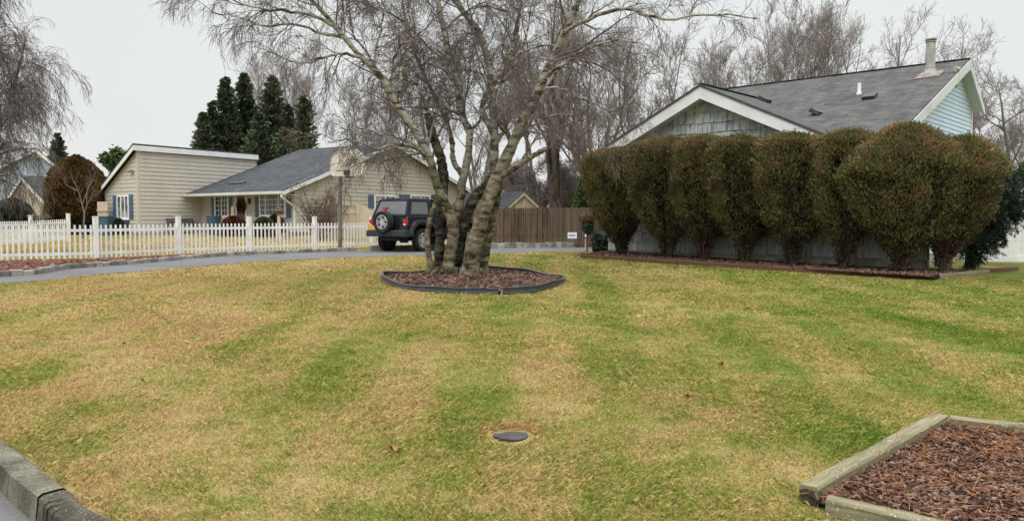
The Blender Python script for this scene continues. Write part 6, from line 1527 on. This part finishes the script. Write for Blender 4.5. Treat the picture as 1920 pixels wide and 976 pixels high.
    C1_ = spawn(g, *B1, 7, 6, .42, .6, .1, 1, .17, .45, .6, .0036, .55, .0)
    C2_ = spawn(g, *B2, 7, 6, .38, .6, .1, 1, .17, .55, .6, .0034, .55, -.05)
    D1_ = spawn(g, *C1_, 2, 4, .2, .6, .1, 1, .2, .5, .7, .003, .7, .0)
    for nm, lv, m, s in (('branches', [A1, A2], 'twig', 5), ('branchlets', [B1, B2], 'twig', 4), ('twigs', [C1_, C2_, D1_], 'twig', 3)):
        V, Fa = merge([tubes(*l, s) for l in lv]); print(nm, len(Fa)); npmesh(nm, V, Fa, M[m], t, rnd=np.full(len(Fa), .5))
birch()
# a few fallen leaves and twigs on the lawn
def fallen():
    g = np.random.default_rng(14); spots = [(90, 636), (232, 648), (272, 720), (1290, 748), (1352, 688), (738, 850)]
    for i, (px, py) in enumerate(spots):
        p = ground(px, py); m = MB(); s = .024 + .010 * g.random(); a = g.random() * 6.28; pts = []
        for k in range(9):
            th = a + k * 2 * math.pi / 9; r = s * (1 if k % 2 else .62); pts.append(Vector((p.x + r * math.cos(th), p.y + r * math.sin(th), p.z + .03 + .012 * math.sin(2 * th) + .01 * (k % 3))))
        c = Vector((p.x, p.y, p.z + .022))
        for k in range(9): m.face([c, pts[k], pts[(k + 1) % 9]], float(g.random()))
        o = m.build('fallen_leaf', M['deadleaf'], None); o['group'] = 'fallen leaves scattered on the lawn'; o['category'] = 'leaf'; o['label'] = 'small curled brown leaf lying on the lawn'
fallen()

# ================================================================== JEEP
def jeep():
    al = R(33.5); D = 26.4; cx = at(728, 414, D).x; g_ = tz(cx, D) + .02
    t = thing('parked_jeep', 'black two door off road car with soft top and rear spare wheel parked on the driveway', 'car', (cx, D, g_), -al)
    t['label'] = 'black two door off road car with soft top parked on the driveway behind the birch'
    B = lambda m, n, mat, p=None, **k: m.build(n, M[mat], p or t, local=True, **k)
    V3 = Vector
    W2 = .80
    # tub: side profile (y forward, z up) extruded across, with wheel arches cut in the outline
    def arch(yc, r, z0, n=8): return [(yc + r * math.cos(a), .39 + r * math.sin(a)) for a in [math.pi - k * math.pi / n for k in range(n + 1)]][::-1]
    arc_r = [(y, z) for y, z in [(.78 + .47 * math.cos(a), .42 + .47 * math.sin(a)) for a in [k * math.pi / 10 for k in range(11)]] if z > .50]
    arc_f = [(y, z) for y, z in [(3.20 + .47 * math.cos(a), .42 + .47 * math.sin(a)) for a in [k * math.pi / 10 for k in range(11)]] if z > .50]
    prof = [(.02, .52), (.02, 1.10), (.06, 1.17), (2.42, 1.17), (2.50, 1.17), (3.62, 1.08), (3.70, 1.02), (3.70, .55)]
    low = [(3.66, .5)] + arc_f + [(2.72, .5), (1.26, .5)] + arc_r + [(.30, .52)]
    pl = prof + low
    m = MB(); # side panels with thickness
    for sx in (-1, 1):
        m.prism([V3((sx * W2, y, z)) for y, z in pl][::sx], V3((0, 0, 0)), V3((-sx * .05, 0, 0)))
    m.box(-W2 + .05, W2 - .05, .02, .07, .52, 1.14)                  # tailgate wall
    m.box(-W2 + .05, W2 - .05, .07, 3.6, .52, .60)                    # floor
    m.box(-W2 + .05, W2 - .05, 2.44, 2.5, .6, 1.165)
    B(m, 'body', 'carpaint', bevel=.012)
    m = MB(); m.hexa([(-.70, 2.46, 1.16), (.70, 2.46, 1.16), (.62, 3.66, 1.06), (-.62, 3.66, 1.06), (-.70, 2.46, 1.22), (.70, 2.46, 1.22), (.60, 3.62, 1.13), (-.60, 3.62, 1.13)]); m.box(-.62, .62, 2.5, 3.64, .7, 1.07); hd = B(m, 'hood', 'carpaint', bevel=.02)
    m = MB(); m.box(-.62, .62, 3.66, 3.72, .68, 1.08); gr = B(m, 'grille', 'carpaint', bevel=.015)
    m = MB()
    for k in range(7): x = -.27 + k * .09; m.box(x - .025, x + .025, 3.715, 3.725, .76, 1.0)
    B(m, 'slots', 'cartrim', gr)
    for sx in (-1, 1):
        m = MB(); m.tube([V3((sx * .46, 3.70, .9)), V3((sx * .46, 3.74, .9))], .09, 16); B(m, 'headlight', 'clearlamp')
    # doors
    for sx in (-1, 1):
        m = MB(); x = sx * (W2 + .003)
        m.prism([V3((x, y, z)) for y, z in [(1.42, .62), (1.36, 1.14), (2.36, 1.14), (2.40, .62)]][::sx], V3((0, 0, 0)), V3((sx * .014, 0, 0))); d = B(m, 'door', 'carpaint', bevel=.008)
        m = MB(); m.box(min(x, x + sx * .05), max(x, x + sx * .05), 1.47, 1.60, .98, 1.02); B(m, 'handle', 'cartrim', d, bevel=.006)
        m = MB(); m.prism([V3((x * .985, y, z)) for y, z in [(1.37, 1.16), (1.40, 1.70), (2.16, 1.70), (2.40, 1.16)]][::sx], V3((0, 0, 0)), V3((sx * .01, 0, 0))); B(m, 'door_window', 'glass', d)
        m = MB(); 
        for a, b in (((1.37, 1.15), (1.40, 1.72)), ((1.40, 1.72), (2.16, 1.72)), ((2.16, 1.72), (2.42, 1.15))): m.beam((x * .985 + sx * .01, a[0], a[1]), (x * .985 + sx * .01, b[0], b[1]), .03, .05, up=V3((1, 0, 0)))
        B(m, 'window_frame', 'canvas', d)
        m = MB(); m.box(min(sx * .88, sx * 1.06), max(sx * .88, sx * 1.06), 2.28, 2.34, 1.16, 1.34); m.beam((sx * .80, 2.33, 1.18), (sx * .92, 2.32, 1.22), .04, .04); B(m, 'side_mirror', 'cartrim', bevel=.02)
    # windscreen
    m = MB(); 
    for sx in (-1, 1): m.beam((sx * .70, 2.44, 1.18), (sx * .66, 2.18, 1.72), .05, .06)
    m.beam((-.69, 2.18, 1.73), (.69, 2.18, 1.73), .06, .05); m.beam((-.72, 2.45, 1.2), (.72, 2.45, 1.2), .06, .05); wsf = B(m, 'windscreen_frame', 'carpaint')
    m = MB(); m.hexa([(-.68, 2.44, 1.2), (.68, 2.44, 1.2), (.68, 2.45, 1.2), (-.68, 2.45, 1.2), (-.65, 2.19, 1.71), (.65, 2.19, 1.71), (.65, 2.20, 1.71), (-.65, 2.20, 1.71)]); B(m, 'pane', 'vinylwin', wsf)
    # soft top: frame strips around clear windows
    b0, b1 = .05, .30; zt = 1.80; xb, xt = .775, .655
    Lr = lambda f: (xb + (xt - xb) * f)             # half width with height
    ybk = lambda f: b0 + (b1 - b0) * f              # rear face slopes forward
    m = MB(); th = .02
    def quadx(sx, pts):                             # side panel piece: (y, f) f 0..1 height
        P = [V3((sx * Lr(f), y, 1.17 + (1.74 - 1.17) * f)) for y, f in pts]; m.prism(P[::sx], V3((0, 0, 0)), V3((-sx * th, 0, 0)))
    for sx in (-1, 1):
        quadx(sx, [(b0, 0), (1.38, 0), (1.38, .14), (b0 + .035, .14)])
        quadx(sx, [(b0 + .21, .86), (1.40, .86), (1.40, 1.0), (b1 - .0, 1.0)])
        quadx(sx, [(b0 + .035, .14), (.27, .14), (.42, .86), (b0 + .21, .86)])
        quadx(sx, [(1.18, .14), (1.38, .14), (1.40, .86), (1.20, .86)])
        m.prism([V3((sx * (Lr(f) - .03), y, 1.17 + .57 * f)) for y, f in [(.40, .86), (.47, .86), (1.05, .14), (.98, .14)]][::sx], V3((0, 0, 0)), V3((-sx * .03, 0, 0)))
    def quadr(pts, e=0):                               # rear face piece (u -1..1 of half width, f)
        P = [V3((u * Lr(f), ybk(f) - e, 1.17 + .57 * f)) for u, f in pts]; m.prism(P, V3((0, 0, 0)), V3((0, th, 0)))
    quadr([(-1, 0), (1, 0), (1, .12), (-1, .12)]); quadr([(-1, .90), (1, .90), (1, 1), (-1, 1)]); quadr([(-1, .12), (-.88, .12), (-.86, .9), (-1, .9)]); quadr([(.88, .12), (1, .12), (1, .9), (.86, .9)])
    # rounded roof skin
    N_ = 10; rows = []
    for iy, (y, dz, sc_) in enumerate([(b1, 0, 1), (b1 + .05, .045, .99), (.75, .065, .99), (1.2, .07, .99), (1.38, .065, .99), (2.0, .045, .99), (2.22, .0, .99)]):
        rows.append([V3((xt * sc_ * u, y, 1.735 + dz * max(0, 1 - abs(u) ** 3.5))) for u in [-1 + 2 * k / N_ for k in range(N_ + 1)]])
    for a, b in zip(rows[:-1], rows[1:]):
        for k in range(N_): m.face([a[k], a[k + 1], b[k + 1], b[k]]); m.face([p - V3((0, 0, .012)) for p in (b[k], b[k + 1], a[k + 1], a[k])])
    st = B(m, 'soft_top', 'canvas')
    m = MB(); P = [V3((u * Lr(f), ybk(f) + .012, 1.17 + .57 * f)) for u, f in [(-.88, .12), (.88, .12), (.86, .9), (-.86, .9)]]; m.prism(P, V3((0, 0, 0)), V3((0, .004, 0))); B(m, 'rear_window', 'vinylwin', st)
    for sx in (-1, 1):
        m = MB(); P = [V3((sx * (Lr(f) - .008), y, 1.17 + .57 * f)) for y, f in [(.27, .14), (1.18, .14), (1.20, .86), (.42, .86)]]; m.prism(P[::sx], V3((0, 0, 0)), V3((-sx * .004, 0, 0))); B(m, 'side_window', 'vinylwin', st)
    # interior: seats, roll bar
    for x in (-.36, .36):
        m = MB(); m.hexa([(x - .24, 1.35, .75), (x + .24, 1.35, .75), (x + .24, 1.9, .75), (x - .24, 1.9, .75), (x - .24, 1.30, .95), (x + .24, 1.30, .95), (x + .24, 1.9, .92), (x - .24, 1.9, .92)]); m.hexa([(x - .23, 1.25, .9), (x + .23, 1.25, .9), (x + .23, 1.38, .9), (x - .23, 1.38, .9), (x - .18, 1.15, 1.42), (x + .18, 1.15, 1.42), (x + .18, 1.25, 1.42), (x - .18, 1.25, 1.42)]); m.box(x - .11, x + .11, 1.12, 1.2, 1.44, 1.62); B(m, 'seat', 'canvas', bevel=.02)
    m = MB()
    for sx in (-1, 1): m.tube([(sx * .62, 1.32, .7), (sx * .62, 1.30, 1.60), (sx * .5, 1.3, 1.68), (0, 1.3, 1.68)], .035, 8); m.tube([(sx * .60, 1.3, 1.62), (sx * .60, .55, 1.60), (sx * .62, .35, 1.1)], .033, 8); m.tube([(sx * .6, 1.3, 1.64), (sx * .6, 2.15, 1.66)], .03, 8)
    B(m, 'roll_bar', 'cartrim', smooth=True)
    # fenders
    for yc in (.78, 3.20):
        for sx in (-1, 1):
            m = MB(); pts = [(yc - .66, .56), (yc - .56, .80), (yc - .36, .97), (yc, 1.0), (yc + .34, .97), (yc + .56, .80), (yc + .68, .56)]
            for (a, b) in zip(pts[:-1], pts[1:]):
                xa, xb_ = sorted((sx * (W2 - .01), sx * (W2 + .13)))
                n = V3((0, b[1] - a[1], -(b[0] - a[0]))).normalized() * .06
                m.hexa([(xa, a[0], a[1]), (xb_, a[0], a[1]), (xb_, b[0], b[1]), (xa, b[0], b[1])] [::1] + [(xa, a[0] - n.y, a[1] - n.z), (xb_, a[0] - n.y, a[1] - n.z), (xb_, b[0] - n.y, b[1] - n.z), (xa, b[0] - n.y, b[1] - n.z)])
                # outer lip
                o_ = sx * (W2 + .13); m.prism([V3((o_, a[0], a[1] - .0)), V3((o_, b[0], b[1])), V3((o_, b[0] + n.y * .6, b[1] + n.z * .6)), V3((o_, a[0] + n.y * .6, a[1] + n.z * .6))], V3((0, 0, 0)), V3((-sx * .02, 0, 0)))
            B(m, 'fender_flare', 'cartrim')
    # dark wheel wells and underbody
    m = MB(); m.box(-.60, .60, .25, 3.6, .46, .53); m.tube([(-.66, .78, .40), (.66, .78, .40)], .06, 8); m.tube([(0, .78, .28), (0, .78, .52)], .15, 10); m.tube([(-.66, 3.2, .40), (.66, 3.2, .40)], .055, 8); m.box(-.45, .45, .30, .62, .36, .5); m.tube([(-.45, .22, .42), (.35, .22, .42)], .07, 10); B(m, 'underbody', 'cartrim')
    # bumper
    m = MB(); m.hexa([(-.86, -.16, .50), (.86, -.16, .50), (.86, .02, .50), (-.86, .02, .50), (-.86, -.16, .70), (.86, -.16, .70), (.86, .02, .72), (-.86, .02, .72)]); m.box(-.86, -.80, .02, .28, .50, .70); m.box(.80, .86, .02, .28, .50, .70); m.box(-.28, .28, -.175, -.155, .53, .66); B(m, 'rear_bumper', 'cartrim', bevel=.03)
    m = MB(); m.hexa([(-.80, 3.74, .50), (.80, 3.74, .50), (.74, 3.92, .50), (-.74, 3.92, .50), (-.80, 3.74, .68), (.80, 3.74, .68), (.74, 3.92, .68), (-.74, 3.92, .68)]); B(m, 'front_bumper', 'cartrim', bevel=.03)
    # wheels
    def wheel(c, ax, name, sc_=1.0):
        c = V3(c); ax = V3(ax).normalized(); u = ax.orthogonal().normalized() if abs(ax.z) > .9 else V3((0, 0, 1)); w = ax.cross(u); r = .375 * sc_
        m = MB(); n = 36; prof = [(.095, .25), (.115, .30), (.118, .345), (.100, .370), (.05, .376), (-.05, .376), (-.100, .370), (-.118, .345), (-.115, .30), (-.095, .25)]
        ring = []
        for k in range(n):
            a = 2 * math.pi * k / n; d = u * math.cos(a) + w * math.sin(a); tr = 1 + (.012 if k % 2 else 0)
            ring.append([c + ax * x + d * rr * (tr if rr > .36 else 1) * sc_ for x, rr in prof])
        for k in range(n):
            for j in range(len(prof) - 1): m.face([ring[k][j], ring[k][j + 1], ring[(k + 1) % n][j + 1], ring[(k + 1) % n][j]])
        wh = bpy.data.objects.new(name, None); col.objects.link(wh); wh.parent = t; wh.location = c; FR[wh] = Matrix.Translation(-c)
        def BB(m, nm, mat, **k): return m.build(nm, M[mat], wh, **k)
        BB(m, 'tyre', 'tyre', smooth=True)
        m = MB(); R_ = .245 * sc_
        def disc(x0, r0, x1, r1, n=30):
            for k in range(n):
                a, b = 2 * math.pi * k / n, 2 * math.pi * (k + 1) / n; da, db = u * math.cos(a) + w * math.sin(a), u * math.cos(b) + w * math.sin(b)
                m.face([c + ax * x0 + da * r0, c + ax * x0 + db * r0, c + ax * x1 + db * r1, c + ax * x1 + da * r1])
        disc(.10, R_, .105, R_ - .022); disc(.105, R_ - .022, .03, R_ - .03); disc(.085, .0, .085, .055); disc(.085, .055, .06, .06)
        for k in range(5):
            a = 2 * math.pi * k / 5 + .3; d = u * math.cos(a) + w * math.sin(a); e = ax.cross(d)
            for q in (-1, 1):
                p0 = c + d * .04 + e * q * .022; p1 = c + d * (R_ - .02) + e * q * .042
                m.hexa([p0 + ax * .03 - e * .017, p0 + ax * .03 + e * .017, p1 + ax * .03 + e * .016, p1 + ax * .03 - e * .016, p0 + ax * .082 - e * .017, p0 + ax * .082 + e * .017, p1 + ax * .095 + e * .016, p1 + ax * .095 - e * .016])
        BB(m, 'rim', 'alloy')
        m = MB(); 
        for k in range(30):
            a, b = 2 * math.pi * k / 30, 2 * math.pi * (k + 1) / 30; m.face([c + ax * .012, c + ax * .012 + (u * math.cos(a) + w * math.sin(a)) * (R_ + .01), c + ax * .012 + (u * math.cos(b) + w * math.sin(b)) * (R_ + .01)])
            m.face([c + ax * -.09, c + ax * -.09 + (u * math.cos(b) + w * math.sin(b)) * (R_ + .01), c + ax * -.09 + (u * math.cos(a) + w * math.sin(a)) * (R_ + .01)])
        BB(m, 'brake_disc', 'iron')
    for yc in (.78, 3.20):
        for sx in (-1, 1): wheel((sx * .76, yc, .375), (sx, 0, 0), 'wheel')
    wheel((-.06, -.16, .98), (0, -1, 0), 'spare_wheel', .98)
    m = MB(); m.tube([(-.06, .02, .98), (-.06, -.10, .98)], .06, 10); m.tube([(-.06, -.05, .98), (-.06, -.05, 1.42)], .02, 8); m.box(-.155, .035, -.10, -.03, 1.40, 1.46); B(m, 'spare_carrier', 'cartrim')
    m = MB(); m.box(-.14, .02, -.112, -.10, 1.38, 1.47); m.box(-.09, -.03, -.118, -.10, 1.33, 1.39); B(m, 'high_brake_light', 'redlamp', bevel=.006)
    for sx in (-1, 1):
        m = MB(); x0, x1 = sorted((sx * .68, sx * .82)); m.box(x0, x1, -.045, .06, .86, 1.07); tl = B(m, 'tail_light', 'redlamp', bevel=.012)
        m = MB(); m.box(x0 + .035, x1 - .035, -.052, -.044, .875, .93); B(m, 'reversing_lamp', 'clearlamp', tl)
    m = MB(); m.box(-.84, -.53, -.06, -.045, .72, .875); pl_ = B(m, 'licence_plate', 'plate'); m = MB(); m.box(-.86, -.51, -.045, -.02, .70, .89); m.box(-.78, -.6, -.03, .03, .75, .85); B(m, 'plate_holder', 'cartrim')
jeep()

# ================================================================== LIGHT
w = bpy.data.worlds.new('World'); sc.world = w; w.use_nodes = True; nt = w.node_tree
bg = nt.nodes['Background']
sky = N(nt, 'ShaderNodeTexSky'); sky.sky_type = 'NISHITA'; sky.sun_disc = False
sky.sun_elevation = R(48); sky.sun_rotation = R(205); sky.air_density = 1.0; sky.dust_density = 3.0
tc = N(nt, 'ShaderNodeTexCoord'); sp = N(nt, 'ShaderNodeSeparateXYZ'); nt.links.new(tc.outputs['Generated'], sp.inputs[0])
cl = noise(nt, tc.outputs['Generated'], 1.3, 4, .55)
cloud = ramp(nt, sp.outputs[2], [(0.0, (8.3, 8.4, 8.3)), (.32, (8.1, 8.45, 8.45)), (.55, (15, 15.4, 15.7)), (1, (40, 40.5, 41))])
cloud = mixc(nt, 1.0, cloud, ramp(nt, cl, [(.3, (.93, .94, .95)), (.7, (1.03, 1.03, 1.03))]), 'MULTIPLY')
skyc = mixc(nt, .97, sky.outputs[0], cloud)
nt.links.new(skyc, bg.inputs[0]); bg.inputs[1].default_value = .1
sd = bpy.data.lights.new('sun', 'SUN'); sd.energy = .9; sd.angle = R(25); sd.color = (1, .965, .92)
so = bpy.data.objects.new('sun', sd); col.objects.link(so)
el, az = R(48), R(205)
dv = Vector((math.sin(az) * math.cos(el), math.cos(az) * math.cos(el), math.sin(el)))
so.rotation_euler = (-dv).to_track_quat('-Z', 'Y').to_euler(); so.location = (0, -5, 20)
vs = sc.view_settings; vs.view_transform = 'Standard'; vs.look = 'None'; vs.exposure = 0.0; vs.gamma = 1; vs.use_curve_mapping = False
sc.render.engine = 'CYCLES'; sc.cycles.max_bounces = 6; sc.cycles.transparent_max_bounces = 12
sc.cycles.use_denoising = True; sc.cycles.denoising_prefilter = 'ACCURATE'; sc.cycles.denoising_input_passes = 'RGB_ALBEDO_NORMAL'
